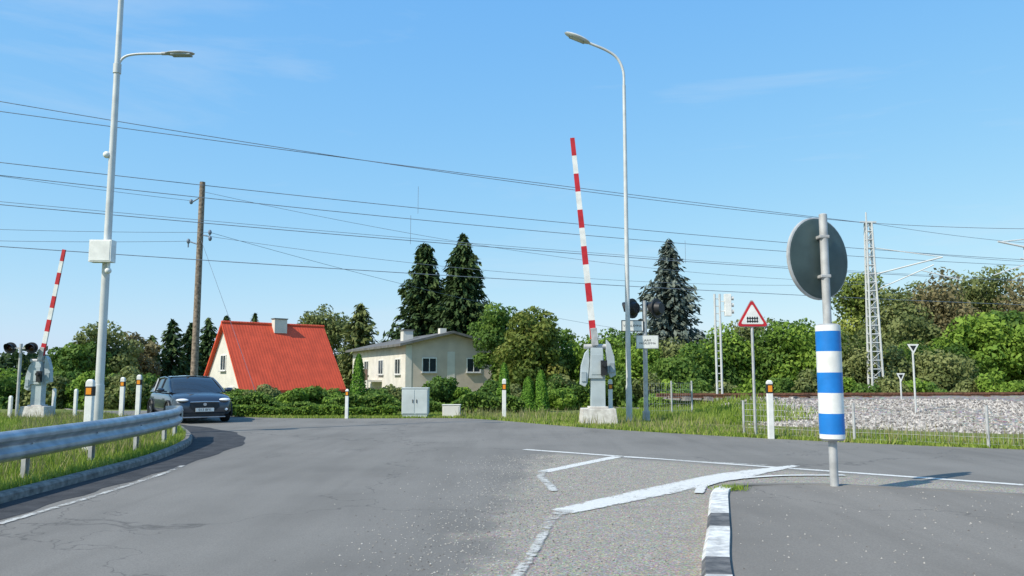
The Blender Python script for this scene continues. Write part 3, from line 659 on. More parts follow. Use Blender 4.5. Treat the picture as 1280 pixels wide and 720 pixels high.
def wire(p0, p1, sag, r=.015, lab='dark overhead cable strung above the railway crossing'):
    mb = MB(); p0 = Vector(p0); p1 = Vector(p1); pts = []
    for i in range(25):
        t = i/24; p = p0.lerp(p1, t); p.z -= sag*4*t*(1-t); pts.append(p)
    mb.path(pts, r, n=5); return make(mb, 'overhead_wire', M['wire'], label=lab, category='cable', group='overhead cables above the railway')
def ly(x): return 37+.45*x
def lp(x, z, dy=0): return (x, ly(x)+dy, z)
wire(lp(-26, 12.1), lp(19.6, 10.0, -1.9), .55); wire(lp(-26, 11.4, 0), lp(20.2, 10.0, -1.9), .15)
wire(lp(-26, 9.5), lp(44, 9.4), .6); wire(lp(-26, 9.15, .5), lp(44, 9.2, .5), .75)
wire(lp(-26, 7.9), lp(44, 8.0), .55); wire(lp(-26, 6.3), lp(44, 6.3), .35)
wire(lp(-26, 8.4, 2.5), lp(44, 8.4, 2.5), .5, .010)
wire((-15.65, 38.3, 10.0), (-40, 24, 12.2), .5, .010); wire((-14.6, 38.1, 8.4), (-40, 30, 8.4), .4, .010); wire((-15.7, 38.3, 8.0), (-40, 31, 7.9), .4, .010)
wire((-14.6, 38.1, 8.4), (8, 62, 5.2), .4, .010); wire((-15.0, 38.1, 10.4), (24, 52, 7.6), 1.0, .010); wire((-14.6, 38.1, 8.2), (24, 50, 7.3), .9, .010)
wire((-15, 38.1, 8.0), (-11.3, 36.5, .0), .0, .009, 'thin stay wire from the wooden pole to the ground')
wire((20, 44, 10.0), (34, 41, 9.2), .2, .015); wire((20, 44, 10.0), (40, 52, 9.9), .3, .012); wire((20, 44, 8.6), (40, 47, 8.0), .3, .012)
for x, za, zb in ((-4.2, 9.95, 8.7), (-20, 11.2, 9.0), (-4.5, 8.6, 7.3), (9, 8.5, 7.3)):
    mb = MB(); mb.tube(lp(x, za), lp(x, zb), .009, n=5); make(mb, 'dropper_wire', M['wire'], label='short vertical dropper between overhead cables', category='cable', group='dropper wires')

# ------------------------------------------------------------ marker posts, cabinets, fences
def marker(loc, h, label, bands=((.84, .95),), w_=.14):
    t_ = thing('marker_post', loc, label, 'marker post', group='white marker posts beside the road')
    mb = MB(); mb.box((0, 0, h/2), (w_, .10, h)); mb.box((0, 0, h+.02), (w_, .10, .04), top=(.5, .5)); make(mb, 'post', M['white'], t_, bevel=.012)
    for a, b in bands:
        mb = MB(); mb.box((0, 0, h*(a+b)/2), (w_+.008, .108, h*(b-a))); o_ = make(mb, 'dark_band', M['black'], t_)
        mb = MB(); mb.box((0, -.056, h*(a+b)/2), (w_*.7, .006, h*(b-a)*.7)); make(mb, 'reflector', M['orange'], o_)
    return t_
marker((6.2, 19.4, 0), 1.36, 'white marker post with dark reflector band in roadside weeds', ((.80, .96),))
marker((-.28, 28.7, 0), 1.36, 'white marker post with dark reflector band at the road edge', ((.74, .90),))
marker((-5.85, 28.6, 0), 1.0, 'short white marker post beside a low hedge', ((.80, .96),), .11)
marker((-7.8, 14.9, .08), 1.32, 'white marker post with reflectors behind the crash barrier', ((.80, .93),))
marker((-14.6, 27.0, .08), .95, 'short white marker post in grass', (), .1)
marker((-15.9, 28.0, .08), .95, 'short white marker post in grass', (), .1)
marker((-16.9, 27.2, .08), .72, 'low white marker post in grass', (), .1)
marker((-13.05, 27.0, .08), 1.34, 'white marker post with reflector in the grass verge', ((.80, .92),))
marker((-11.95, 25.8, .08), 1.42, 'white marker post with reflectors beside the approaching car', ((.80, .92),))
marker((3.15, 25.8, 0), 1.35, 'white marker post beside the barrier foundation', ((.80, .92),), .13)
cb = thing('utility_cabinet', (-3.5, 29.3, 0), 'tall pale grey metal utility cabinet at the road edge', 'cabinet', group='grey utility cabinets')
mb = MB(); mb.box((0, 0, .06), (.9, .5, .12)); mb.box((0, 0, .58), (.94, .54, .92)); mb.box((0, 0, 1.06), (.98, .58, .04)); make(mb, 'body', M['cab'], cb, bevel=.012)
for sx in (-.23, .23):
    mb = MB(); mb.box((sx, -.277, .58), (.43, .012, .84)); d_ = make(mb, 'door', M['cab'], cb, bevel=.004)
    mb = MB(); mb.box((sx-(.16 if sx > 0 else -.16), -.293, .6), (.025, .02, .12)); make(mb, 'handle', M['black'], d_)
cb = thing('utility_cabinet', (-2.2, 29.4, 0), 'low pale grey metal utility box at the road edge', 'cabinet', group='grey utility cabinets')
mb = MB(); mb.box((0, 0, .22), (.64, .4, .44)); mb.box((0, 0, .455), (.68, .44, .03)); make(mb, 'body', M['plaster'], cb, bevel=.012)
mb = MB(); mb.box((0, -.207, .22), (.54, .012, .36)); make(mb, 'door', M['plaster'], cb)

def fence(pts, h, label, spacing=.09, name='fence'):
    o0 = pts[0]; t_ = thing(name, (o0[0], o0[1], 0), label, 'fence', group='wire mesh fences')
    L_ = [(p[0]-o0[0], p[1]-o0[1]) for p in pts]
    for p in L_: mb = MB(); mb.tube((p[0], p[1], 0), (p[0], p[1], h+.08), .032); make(mb, 'post', M['galvd'], t_)
    for a, b in zip(L_[:-1], L_[1:]):
        mb = MB(); a = Vector(a); b = Vector(b); d = (b-a); n_ = int(d.length/spacing)
        for i in range(1, n_): p = a+d*i/n_; mb.tube((p.x, p.y, .05), (p.x, p.y, h), .003, n=4, caps=False)
        for z in (np.linspace(.06, h, 6)): mb.tube((a.x, a.y, z), (b.x, b.y, z), .004, n=4, caps=False)
        make(mb, 'mesh_panel', M['galvd'], t_)
    return t_
fence([(5.9, 20.6), (7.9, 18.7), (10.1, 17.2), (12.5, 15.7), (15, 14.4)], .80, 'low galvanised wire mesh fence at the foot of the ballast')
fence([(4.6, 28.0), (5.6, 28.3), (6.4, 28.7)], 1.25, 'short grey mesh fence panel beside the crossing signal')

# ------------------------------------------------------------ houses
def window(par, c_, w_, h_, nrm, name='window'):
    ang = math.atan2(nrm[0], -nrm[1])
    e = bpy.data.objects.new(name, None); COL.objects.link(e); e.parent = par; e.location = c_; e.rotation_euler = (0, 0, ang)
    t = .07; mb = MB()
    mb.box((0, -.03, h_/2-t/2), (w_, .08, t)); mb.box((0, -.03, -h_/2+t/2), (w_, .08, t)); mb.box((-w_/2+t/2, -.03, 0), (t, .078, h_-2*t)); mb.box((w_/2-t/2, -.03, 0), (t, .078, h_-2*t)); mb.box((0, -.028, 0), (.05, .07, h_-2*t))
    make(mb, 'frame', M['white'], e); mb = MB(); mb.box((0, -.012, 0), (w_-2*t+.01, .02, h_-2*t+.01)); make(mb, 'pane', M['glass'], e)
    mb = MB(); mb.box((0, -.09, -h_/2-.03), (w_+.12, .16, .05)); make(mb, 'sill', M['galvd'], e)
    return e
th = math.radians(42); Lr, hw = 7.8, 3.5
h1 = thing('house', (-20.0, 55, -1.2), 'small white house with a steep red tiled roof and pale chimney', 'house', rz=th)
zr, ze = 6.4, 1.75
mb = MB(); x0, x1 = .25, Lr-.25; hi = hw-.35; sl_ = (zr-ze)/hw
prf = [(-hi, 0), (hi, 0), (hi, zr-.12-sl_*hi), (0, zr-.12), (-hi, zr-.12-sl_*hi)]
mb.prism([(x0, p[0], p[1]) for p in prf], (x1-x0, 0, 0)); make(mb, 'wall', M['plaster'], h1)
mb = MB(); tk = .16
for s_ in (-1, 1):
    a = [(0, 0, zr), (0, s_*hw, ze), (Lr, s_*hw, ze), (Lr, 0, zr)]
    mb.prism(a, (0, 0, -tk)) if s_ < 0 else mb.prism(a[::-1], (0, 0, -tk))
rf = make(mb, 'roof', M['redroof'], h1)
mb = MB(); mb.tube((-.02, 0, zr+.0), (Lr+.02, 0, zr+.0), .1, n=8); make(mb, 'ridge_cap', M['redroof'], rf)
mb = MB(); mb.box((4.1, -.3, zr-.15), (.95, .5, 1.0)); mb.box((4.1, -.3, zr+.38), (1.05, .6, .07), mi=1); make(mb, 'chimney', [M['plaster'], M['slate']], rf)
window(h1, (x0, 0, 3.6), .9, 1.1, (-1, 0)); window(h1, (x0, -1.5, 1.5), .8, 1.0, (-1, 0)); window(h1, (x0, 1.5, 1.5), .8, 1.0, (-1, 0))
mb = MB()
for s_ in (-1, 1): mb.prism([(-.03, 0, zr+.03), (-.03, s_*hw, ze+.03), (-.03, s_*hw, ze-.2), (-.03, 0, zr-.2)], (.025, 0, 0))
make(mb, 'barge_board', M['redroof'], h1)

al = math.radians(24); W2, L2 = 7.0, 17.0
h2 = thing('house', (-7.75, 58.5, -1.2), 'beige and cream two storey house with a low grey roof', 'house', rz=al)
ht = 5.0; rr_ = .85
mb = MB(); prf = [(0, 0), (W2, 0), (W2, ht), (W2/2, ht+rr_), (0, ht)]
mb.prism([(p[0], 0, p[1]) for p in prf], (0, L2, 0)); make(mb, 'wall', M['beige'], h2)
mb = MB(); mb.box((-.012, L2/2, ht/2+.1), (.03, L2-.02, ht-.25)); mb.box((.22, -.012, ht/2), (.46, .03, ht-.05)); mb.box((W2/2, -.012, 2.3), (.6, .03, 4.4)); make(mb, 'side_wall', M['cream'], h2)
oh = .6; k_ = rr_/(W2/2); A_ = [(-oh, ht-oh*k_), (W2/2, ht+rr_), (W2+oh, ht-oh*k_)]
mb = MB(); mb.prism([(A_[0][0], -.6, A_[0][1]+.18), (A_[1][0], -.6, A_[1][1]+.18), (A_[1][0], -.6, A_[1][1]+.01), (A_[0][0], -.6, A_[0][1])], (0, L2+1.2, 0))
mb.prism([(A_[1][0], -.6, A_[1][1]+.18), (A_[2][0], -.6, A_[2][1]+.18), (A_[2][0], -.6, A_[2][1]), (A_[1][0], -.6, A_[1][1]+.01)], (0, L2+1.2, 0))
rf = make(mb, 'roof', M['slate'], h2)
mb = MB(); mb.box((1.6, 5.2, ht+.85), (.8, .8, .9)); mb.box((1.6, 5.2, ht+1.33), (.95, .95, .08), mi=1); make(mb, 'chimney', [M['plaster'], M['slate']], rf)
mb = MB(); mb.box((3.2, 1.2, ht+1.05), (.5, .5, .5)); make(mb, 'chimney', M['plaster'], rf)
for x in (1.8, 5.3): window(h2, (x, 0, 3.5), 1.15, 1.1, (0, -1))
for x in (1.8, 5.3): window(h2, (x, 0, 1.1), 1.1, .8, (0, -1))
for y in (1.9, 6.8, 11.6): window(h2, (-.027, y, 3.4), 1.5, 1.2, (-1, 0))
mb = MB(); mb.box((-.65, 8.2, 2.3), (1.25, 3.6, .14)); mb.box((-1.24, 8.2, 2.8), (.06, 3.6, .9), mi=1)
for y in (6.45, 9.95): mb.box((-1.2, y, 1.15), (.12, .12, 2.3))
make(mb, 'balcony', [M['plaster'], M['brownw']], h2)
mb = MB(); mb.box((-.035, L2/2, 1.0), (.02, L2-1, 1.5)); make(mb, 'plinth', M['beige'], h2)

# ------------------------------------------------------------ car
car = thing('car', (-10.95, 27.35, .004), 'dark grey compact hatchback driving towards the crossing', 'car', rz=math.radians(125.0-180))
car.scale = (1.0, 1.08, 1.0)
st = [(-2.06, .50, .80, .70), (-2.02, .36, .92, .86), (-1.85, .24, .97, .98), (-1.35, .2, 1.0, 1.01), (-.5, .2, .99, 1.0), (.3, .2, .99, .99), (.85, .2, 1.0, .985), (1.15, .2, 1.0, .965), (1.5, .2, 1.0, .925), (1.75, .21, .97, .87), (1.92, .23, .90, .80), (2.02, .27, .80, .70), (2.08, .36, .70, .60)]
HW = .885; mb = MB(); npf = 14
for x, zb, wf, zt in st:
    wd = HW*wf; row = [(0, zb), (wd*.8, zb), (wd*.97, zb+.1), (wd, zb+.22 if zt-zb > .5 else (zb+zt)/2), (wd*.985, (zb+zt)/2+.03), (wd*.96, zt-.09), (wd*.84, zt-.015), (0, zt+.025)]
    full = [(y, z) for y, z in row]+[(-y, z) for y, z in row[-2:0:-1]]
    for y, z in full: mb.v.append((x, y, z))
for i in range(len(st)-1):
    for j in range(npf): a = i*npf+j; b = i*npf+(j+1) % npf; mb.f.append((a, b, b+npf, a+npf)); mb.mi.append(0)
mb.f.append(tuple(range(npf-1, -1, -1))); mb.mi.append(0); mb.f.append(tuple(range((len(st)-1)*npf, len(st)*npf))); mb.mi.append(0)
body = make(mb, 'body', M['carpaint'], car, smooth=True); sb = body.modifiers.new('s', 'SUBSURF'); sb.levels = 1; sb.render_levels = 2
def loft(rows, mi=0):
    mb = MB(); k = len(rows[0])
    for r_ in rows: mb.v += r_
    for i in range(len(rows)-1):
        for j in range(k-1): mb.f.append((i*k+j, i*k+j+1, (i+1)*k+j+1, (i+1)*k+j)); mb.mi.append(mi)
    return mb
gx_ = [(-1.98, .95, .76), (-1.78, 1.20, .70), (-1.5, 1.38, .64), (-.9, 1.46, .625), (-.2, 1.485, .62), (.15, 1.46, .62), (.45, 1.34, .65), (.8, 1.16, .71), (1.18, .95, .77)]
rows = []
for x, z, hw_ in gx_:
    zb = .95; rows.append([(x, -.81 if z > 1 else -hw_, zb), (x, -hw_-.045, max(zb, z-.08)), (x, -hw_-.005, max(zb, z-.03)), (x, -hw_*.85, z), (x, 0, z+.025), (x, hw_*.85, z), (x, hw_+.005, max(zb, z-.03)), (x, hw_+.045, max(zb, z-.08)), (x, .81 if z > 1 else hw_, zb)])
mb = loft(rows); make(mb, 'cabin_glass', M['carglass'], car, smooth=True)
mb = loft([[(x, y, z+.012+(.025 if y == 0 else -.012 if abs(y) > hw_*.95 else 0)) for y in (-hw_*1.0, -hw_*.84, 0, hw_*.84, hw_*1.0)] for x, z, hw_ in gx_[1:6]]); make(mb, 'roof', M['carpaint'], car, smooth=True)
for s_ in (-1, 1):
    mb = MB(); mb.path([(1.18, s_*.775, .96), (.8, s_*.745, 1.14), (.45, s_*.69, 1.31), (.15, s_*.655, 1.42), (-.4, s_*.65, 1.455), (-1.1, s_*.66, 1.42), (-1.55, s_*.69, 1.30), (-1.85, s_*.75, 1.08)], .032, n=6)
    mb.tube((-.25, s_*.81, .97), (-.25, s_*.66, 1.44), .03, n=6); mb.tube((-1.15, s_*.81, .97), (-1.25, s_*.67, 1.40), .04, n=6)
    make(mb, 'pillar', M['carpaint'], car)
for s_ in (-1, 1):
    mb = MB(); mb.sphere((.78, s_*1.0, 1.04), (.08, .12, .07)); mb.tube((.8, s_*.82, .99), (.8, s_*.95, 1.01), .025); make(mb, 'wing_mirror', M['carpaint'], car, smooth=True)
    mb = MB(); mb.sphere((1.915, s_*.60, .735), (.19, .17, .055), rz=-s_*.55); make(mb, 'headlight', M['lamp'], car, smooth=True)
    mb = MB(); mb.box((2.0, s_*.64, .43), (.12, .2, .16), rz=-s_*.45, top=(.9, .7)); mb.sphere((2.045, s_*.64, .43), (.035, .06, .045), mi=1); make(mb, 'fog_light', [M['black'], M['lamp']], car, smooth=True)
    for x in (1.28, -1.28):
        w_ = bpy.data.objects.new('wheel', None); COL.objects.link(w_); w_.parent = car; w_.location = (x, s_*.79, .325)
        mb = MB(); ring = [(.21, -.1), (.30, -.1), (.325, -.07), (.325, .07), (.30, .1), (.21, .1)]; nn = 28
        for i in range(nn):
            a = 2*math.pi*i/nn
            for r_, y in ring: mb.v.append((r_*math.cos(a), y, r_*math.sin(a)))
        for i in range(nn):
            for j in range(6): mb.f.append((i*6+j, ((i+1) % nn)*6+j, ((i+1) % nn)*6+(j+1) % 6, i*6+(j+1) % 6)); mb.mi.append(0)
        make(mb, 'tyre', M['tyre'], w_, smooth=True)
        mb = MB(); mb.tube((0, -.03, 0), (0, .03, 0), .05); mb.tube((0, s_*.02, 0), (0, s_*-.05, 0), .2, n=24, mi=1)
        for i in range(5): a = i*2*math.pi/5; mb.tube((0, s_*.06, 0), (.21*math.cos(a), s_*.06, .21*math.sin(a)), .03, .04, n=6)
        make(mb, 'rim', [M['rim'], M['black']], w_)
        mb = MB(); pts = [(.385*math.cos(a), s_*.098, .385*math.sin(a)) for a in np.linspace(-.35, math.pi+.35, 16)]
        mb.path(pts, .03, n=6); mb.prism([(p[0]*.98, s_*.08, p[2]*.98) for p in pts], (0, s_*.01, 0)); make(mb, 'wheel_arch', M['black'], w_)
mb = MB(); mb.prism([(2.07, -.26, .36), (2.07, .26, .36), (2.065, .43, .52), (2.03, .40, .665), (2.03, -.40, .665), (2.065, -.43, .52)], (.03, 0, 0)); make(mb, 'grille', M['black'], car, bevel=.01)
mb = MB(); mb.path([(2.085, -.41, .675), (2.095, 0, .685), (2.085, .41, .675)], .018, n=6); make(mb, 'grille_trim', M['rim'], car)
mb = MB(); mb.box((2.05, 0, .27), (.07, 1.15, .10)); make(mb, 'lower_grille', M['black'], car, bevel=.01)
mb = MB(); mb.box((2.05, 0, .20), (.09, 1.2, .03)); make(mb, 'bumper_lip', M['rim'], car, bevel=.01)
mb = MB(); mb.box((2.112, 0, .43), (.012, .52, .115)); pl_ = make(mb, 'number_plate', M['white'], car, bevel=.003)
text('plate_lettering', '013 BFK', .105, (2.121, 0, .43), (math.pi/2, 0, math.pi/2), M['black'], pl_)
mb = MB(); mb.tube((2.09, 0, .60), (2.108, 0, .60), .05, n=16); make(mb, 'badge', M['rim'], car)

# ------------------------------------------------------------ vegetation
def leafquads(C, Nn, size, asp=.6):
    n_ = len(C); t = R.normal(size=(n_, 3)); t -= Nn*np.sum(t*Nn, 1)[:, None]; t /= np.linalg.norm(t, axis=1)[:, None]+1e-9; b = np.cross(Nn, t)
    s_ = size*(.6+.8*R.random(n_))[:, None]
    return np.stack([C-t*s_, C+b*s_*asp, C+t*s_, C-b*s_*asp], 1).reshape(-1, 3)
def unit(v): return v/(np.linalg.norm(v, axis=1)[:, None]+1e-9)
def crown_pts(center, rad, nl, n_, lobe=(.28, .5), squash=.85, zmin=None, fill=.35):
    rad = np.array(rad, float); d = unit(R.normal(size=(nl, 3))); q_ = R.random(nl)**.5*.78
    lc = np.array(center)+d*q_[:, None]*rad; lr = rad.mean()*(lobe[0]+R.random(nl)*(lobe[1]-lobe[0]))*(1.15-.35*q_)
    w_ = lr**2; idx = R.choice(nl, n_, p=w_/w_.sum()); dd = unit(R.normal(size=(n_, 3))); rr = 1-np.abs(R.normal(size=n_))*.13
    rr = np.where(R.random(n_) < fill, R.random(n_)**.5, rr)
    rr *= 1+.10*np.sin(dd[:, 0]*9+idx)*np.cos(dd[:, 2]*8)
    C = lc[idx]+dd*(rr*lr[idx])[:, None]*np.array([1, 1, squash])
    tb = R.random(nl)[idx]
    tint = .15+.38*tb+.28*R.random(n_)+.12*dd[:, 2]
    Nn = unit(dd+R.normal(size=(n_, 3))*.55)
    if zmin is not None: k = C[:, 2] > zmin; C, Nn, tint = C[k], Nn[k], tint[k]
    return C, Nn, tint, lc
def tree(x, y, H, Rc, fm, label, n_=11000, leaf=.13, nl=34, name='tree', low=.25, sparse=1.0, group='trees around the crossing', lobe=(.24, .42)):
    t_ = thing(name, (x, y, gz(y)), label, 'tree', group=group)
    zc = H*(low+1)/2; rz_ = H*(1-low)/2
    C, Nn, tint, lc = crown_pts((0, 0, zc), (Rc, Rc, rz_), nl, int(n_*sparse), lobe=lobe)
    f_ = H/C[:, 2].max(); C[:, 2] *= f_; lc[:, 2] *= f_
    mb = MB(); r0 = .03*H**.9*.55+.05
    top = Vector((R.normal()*.1, R.normal()*.1, H*.8)); mb.path([(0, 0, 0), (R.normal()*.06, 0, H*.2), (R.normal()*.1, R.normal()*.1, H*.45), tuple(top)], [r0, r0*.8, r0*.55, r0*.15], n=8)
    for l_ in lc[::2]:
        z0_ = min(max(l_[2]*.55, H*.12), H*.6); mb.path([(0, 0, z0_), (l_[0]*.45, l_[1]*.45, z0_+(l_[2]-z0_)*.6), tuple(l_)], [r0*.35, r0*.22, r0*.06], n=5)
    make(mb, 'trunk', M['bark'], t_, smooth=True); fast('crown', leafquads(C, Nn, leaf), 4, tint, F[fm], t_)
    return t_
def conifer(x, y, H, Rc, fm, label, lv=.30, dens=1.0, name='spruce_tree', low=.06, card=.20, pw=.8):
    t_ = thing(name, (x, y, gz(y)), label, 'tree', group='spruces around the crossing')
    mb = MB(); mb.path([(0, 0, 0), (.03, 0, H*.5), (0, 0, H*.99)], [.02*H, .012*H, .01], n=8); make(mb, 'trunk', M['bark'], t_, smooth=True)
    Cs, Ts, Tn = [], [], []; z = H*low
    bulge = lambda f: (1-f)**pw*(.88+.12*math.sin(f*23+x))
    while z < H*.985:
        f = z/H; rl = Rc*bulge(f)+.10; nb_ = max(5, int((7+9*(1-f))*dens)); a0 = R.random()*6.28
        for i in range(nb_):
            a = a0+i*6.283/nb_+R.normal()*.15; ln = rl*(.55+.6*R.random()); m_ = max(4, int(ln/.085)); tt = (np.arange(m_)+R.random(m_))/m_; r_ = tt*ln
            dz = -r_*(.10+.30*(1-f))+ .22*tt**2*ln*.9
            sp_ = R.normal(size=m_)*.16*(1.1-tt)*ln*.6
            cx_ = math.cos(a)*r_-math.sin(a)*sp_; cy_ = math.sin(a)*r_+math.cos(a)*sp_
            Cs.append(np.stack([cx_, cy_, z+dz+R.normal(size=m_)*.07], 1)); br = R.random()*.35
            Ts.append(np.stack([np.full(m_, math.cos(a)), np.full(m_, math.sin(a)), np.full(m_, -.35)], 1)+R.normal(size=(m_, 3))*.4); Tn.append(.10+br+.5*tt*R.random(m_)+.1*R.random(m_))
        z += lv*(.75+.5*R.random())*(1.1-.55*f)
    C = np.concatenate(Cs); T = unit(np.concatenate(Ts)); tint = np.concatenate(Tn)
    Rv = R.normal(size=C.shape)*.5+np.array([0, 0, 1.0]); b = unit(np.cross(T, Rv)); s_ = card*(.6+.8*R.random(len(C)))[:, None]
    hang = np.array([0, 0, -.5])*s_
    V = np.stack([C-T*s_, C+b*s_*.45+hang*.5, C+T*s_+hang, C-b*s_*.45+hang*.5], 1).reshape(-1, 3)
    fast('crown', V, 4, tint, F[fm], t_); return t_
def shrub(x, y, H, Rx, Ry, fm, label, n_=5000, leaf=.10, nl=16, name='shrub', rz=0, z=None, cat='bush', group='bushes behind the road'):
    C, Nn, tint, lc = crown_pts((0, 0, H*.5), (Rx, Ry, H*.55), nl, n_, lobe=(.35, .55), zmin=0.0)
    C[:, 2] *= H/max(C[:, 2].max(), .1)
    o = fast(name, leafquads(C, Nn, leaf), 4, tint, F[fm]); o.location = (x, y, gz(y) if z is None else z); o.rotation_euler = (0, 0, rz)
    o['label'] = label; o['category'] = cat; o['group'] = group; return o

conifer(-8.3, 75.5, 15.5, 5.3, 'spruce', 'tall dark spruce behind the beige house', card=.27, dens=1.35, pw=.70)
conifer(-4.5, 73, 15.9, 5.0, 'spruce', 'tall dark spruce behind the beige house', card=.27, dens=1.35, pw=.70)
conifer(11.0, 55.5, 12.3, 4.7, 'bluespruce', 'grey blue spruce with layered drooping branches', lv=.27, dens=1.2, card=.22)
tree(1.35, 50.5, 7.1, 2.45, 'chestnut', 'rounded chestnut tree with yellowing leaves', 19000, .13, nl=50, low=.02)
tree(-.9, 57, 8.0, 1.8, 'green', 'dark leafy tree beside the beige house', 9000, .13, low=.1)
tree(-2.2, 66, 7.6, 1.6, 'green', 'dark leafy tree beside the beige house', 8000, .13, low=.1)
tree(3.6, 60, 6.2, 1.9, 'green', 'leafy tree beside the chestnut', 8000, .13, low=.1)
tree(-20.5, 86, 10.5, 3.6, 'olive', 'birch with thinning pale leaves behind the red roof', 9000, .16, nl=44, low=.3)
conifer(-15.6, 82, 10.2, 3.8, 'olive', 'feathery larch behind the red roofed house', card=.27, name='larch_tree', pw=.6)
for u, v, t, Rc, fm in ((100, 428, 58, 2.3, 'green'), (135, 402, 60, 3.0, 'olive'), (168, 415, 63, 2.6, 'brown')):
    tree((u-640)*t/1000, t*1.0, (470-v)/1000*t+2.7, Rc, fm, 'autumn tinted broadleaf tree beyond the verge', 8000, .15, low=.1)
for u, v, t in ((190, 418, 70), (215, 398, 72), (238, 404, 74), (260, 396, 80), (282, 393, 88), (318, 390, 92), (346, 398, 95)):
    conifer((u-640)*t/1000, t, (470-v)/1000*t+2.7, 2.8, 'spruce', 'young dark spruce in the distant row', lv=.36, dens=.8, card=.28)
for i, u in enumerate(range(-10, 200, 24)):
    t = 46+R.random()*6; shrub((u-640)*t/1000, t, 2.6+R.random()*1.1, 1.7, 1.4, ['green', 'bright', 'green', 'olive'][i % 4], 'leafy garden bush beyond the grass field', 3500, .13)
for u, v, t, rx, fm in ((300, 488, 37, 1.0, 'green'), (335, 483, 36, 1.0, 'olive'), (368, 488, 35, .9, 'bright'), (402, 485, 36, .9, 'green'), (425, 494, 34, .6, 'bright'),
                        (470, 488, 35, .7, 'green'), (492, 483, 36, .8, 'olive'), (528, 494, 34, .6, 'green'), (552, 473, 35, 1.0, 'green'), (578, 486, 35.5, .8, 'bright'), (604, 488, 34, .6, 'green'), (618, 478, 38, .8, 'green'), (700, 488, 36, .8, 'bright'), (712, 470, 41, 1.3, 'green'), (648, 482, 40, .9, 'olive'),
                        (820, 492, 34.5, .9, 'bright'), (856, 488, 36, 1.0, 'green'), (884, 492, 36, .8, 'olive')):
    H_ = 1.5+(470-v)/1000*t-gz(t)+.1; shrub((u-640)*t/1000, t, H_, rx, .9, fm, 'leafy garden shrub behind the road edge', 4200, .075)
for u, v, t, r_ in ((449, 444, 35, .36), (630, 455, 34.5, .3), (660, 472, 34, .33), (676, 464, 34, .33)):
    H_ = 1.5+(470-v)/1000*t; t_ = thing('thuja_tree', ((u-640)*t/1000, t, 0), 'narrow bright green columnar thuja', 'tree', group='columnar thujas')
    mb = MB(); mb.tube((0, 0, 0), (0, 0, H_*.8), .05, .02); make(mb, 'trunk', M['bark'], t_)
    n_ = 5200; f = R.random(n_); a = R.random(n_)*6.283; rr = r_*(1.12*(1-f)**.45)*(.55+.45*R.random(n_)**.4)*(1+.12*np.sin(a*5+f*11)); C = np.stack([np.cos(a)*rr, np.sin(a)*rr, f*H_+.03], 1)
    Nn = unit(np.stack([np.cos(a), np.sin(a), np.full(n_, .3)], 1)+R.normal(size=(n_, 3))*.5); fast('crown', leafquads(C, Nn, .05, .4), 4, .2+.6*R.random(n_)+.1*np.sin(a*3), F['thuja'], t_)
n_ = 16000; X = R.random(n_)*6.1; C = np.stack([-10.4+X, 29.6+R.random(n_)*.7, R.random(n_)**.5*(.36+.05*np.sin(X*2.3)+.03*np.sin(X*7))], 1)
o = fast('hedge', leafquads(C-np.array([-7.4, 30, 0]), unit(R.normal(size=(n_, 3))+np.array([0, -.4, .8])), .05), 4, R.random(n_)*.8, F['bright']); o.location = (-7.4, 30, 0)
o['label'] = 'low clipped green hedge along the far road edge'; o['category'] = 'hedge'
n_ = 16000; X = R.random(n_)*12.5; C = np.stack([-12+X, 32.2+R.random(n_)*.9, R.random(n_)**.5*(.55+.22*np.sin(X*1.3)+.12*np.sin(X*3.7+1))], 1)
o = fast('hedge', leafquads(C-np.array([-6, 32.5, 0]), unit(R.normal(size=(n_, 3))+np.array([0, -.4, .8])), .07), 4, .2+R.random(n_)*.7, F['green']); o.location = (-6, 32.5, 0)
o['label'] = 'loose green hedge in front of the gardens'; o['category'] = 'hedge'
k = 0
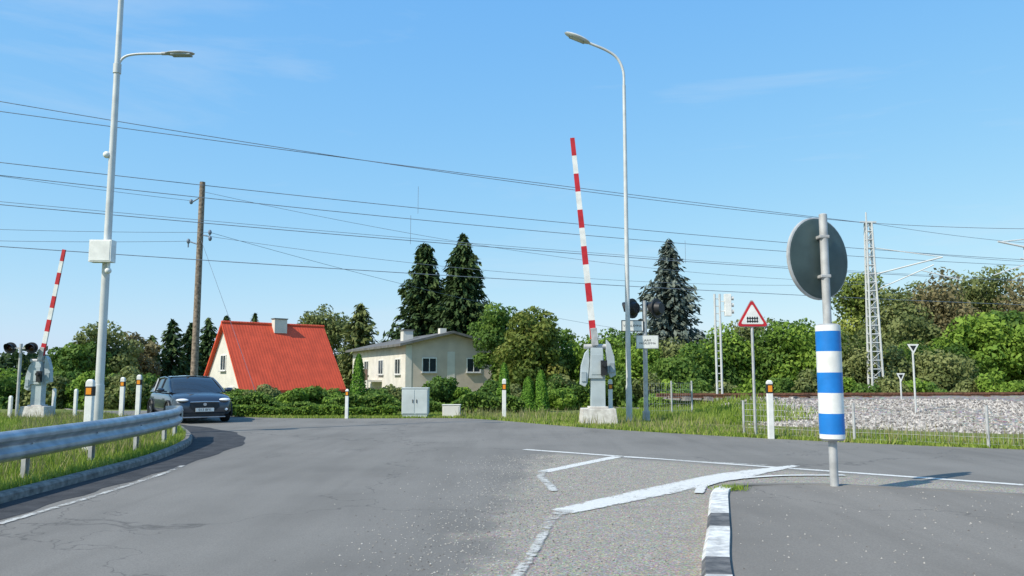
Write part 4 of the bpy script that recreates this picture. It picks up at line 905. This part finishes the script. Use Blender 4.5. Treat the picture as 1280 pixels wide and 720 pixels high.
for u, v, t in ((728, 425, 52), (752, 418, 50), (775, 410, 52), (800, 425, 47), (822, 418, 50), (850, 434, 44), (872, 430, 46), (893, 418, 46), (915, 404, 47), (940, 397, 49), (965, 400, 47), (990, 402, 46), (1012, 398, 50), (1035, 405, 47), (1060, 412, 46), (1085, 425, 48), (1110, 430, 46), (1140, 426, 48), (1170, 440, 45), (1190, 430, 48)):
    H_ = 1.5+(470-v)/1000*t+1.2; fm = ['green', 'bright', 'green', 'bright', 'olive'][k % 5]; k += 1
    if u > 1100: fm = 'olive' if k % 2 else 'green'
    shrub((u-640)*t/1000, t, H_, 1.9, 1.6, fm, 'dense leafy thicket bush behind the railway', 8000, .11, nl=26, group='thicket behind the railway')
for u in range(700, 1300, 34):
    t = 40.5+R.random()*1.5; shrub((u-640)*t/1000, t, 1.9+R.random()*.8, 1.2, .9, ['green', 'olive', 'bright'][u % 3], 'low undergrowth bush behind the railway', 3200, .10, group='thicket behind the railway', z=-.8)
for u, v, t, Rc, fm, sp in ((1072, 340, 62, 2.9, 'yellow', 1), (1118, 358, 58, 2.6, 'olive', .9), (1150, 350, 66, 3.0, 'olive', .7), (1178, 334, 60, 2.8, 'brown', .6), (1215, 332, 64, 3.4, 'olive', .7), (1255, 330, 62, 3.4, 'olive', .75), (1290, 342, 60, 3.2, 'brown', .7), (1225, 392, 49, 2.9, 'bright', 1), (1262, 388, 51, 3.0, 'green', 1), (1300, 395, 48, 3.0, 'bright', 1), (1140, 395, 52, 2.3, 'olive', .9)):
    tree((u-640)*t/1000, t, 1.5+(470-v)/1000*t+1.2, Rc, fm, 'broadleaf tree behind the railway in early autumn colour', int(11000*sp), .14, nl=42, low=.08)
n_ = 60000; X = -220+R.random(n_)*440; hh = 5.5+2.5*np.sin(X*.11)+1.6*np.sin(X*.43+1)+1.0*np.sin(X*1.3); Z = R.random(n_)**.7*hh*(.85+.15*R.random(n_)); Y = 150+R.random(n_)*12-np.abs(X)*.12
C = np.stack([X, Y, Z-1.2], 1); o = fast('distant_wood', leafquads(C, unit(R.normal(size=(n_, 3))+np.array([0, -1, .5])), .55), 4, R.random(n_)*.6, F['spruce']); o['kind'] = 'stuff'
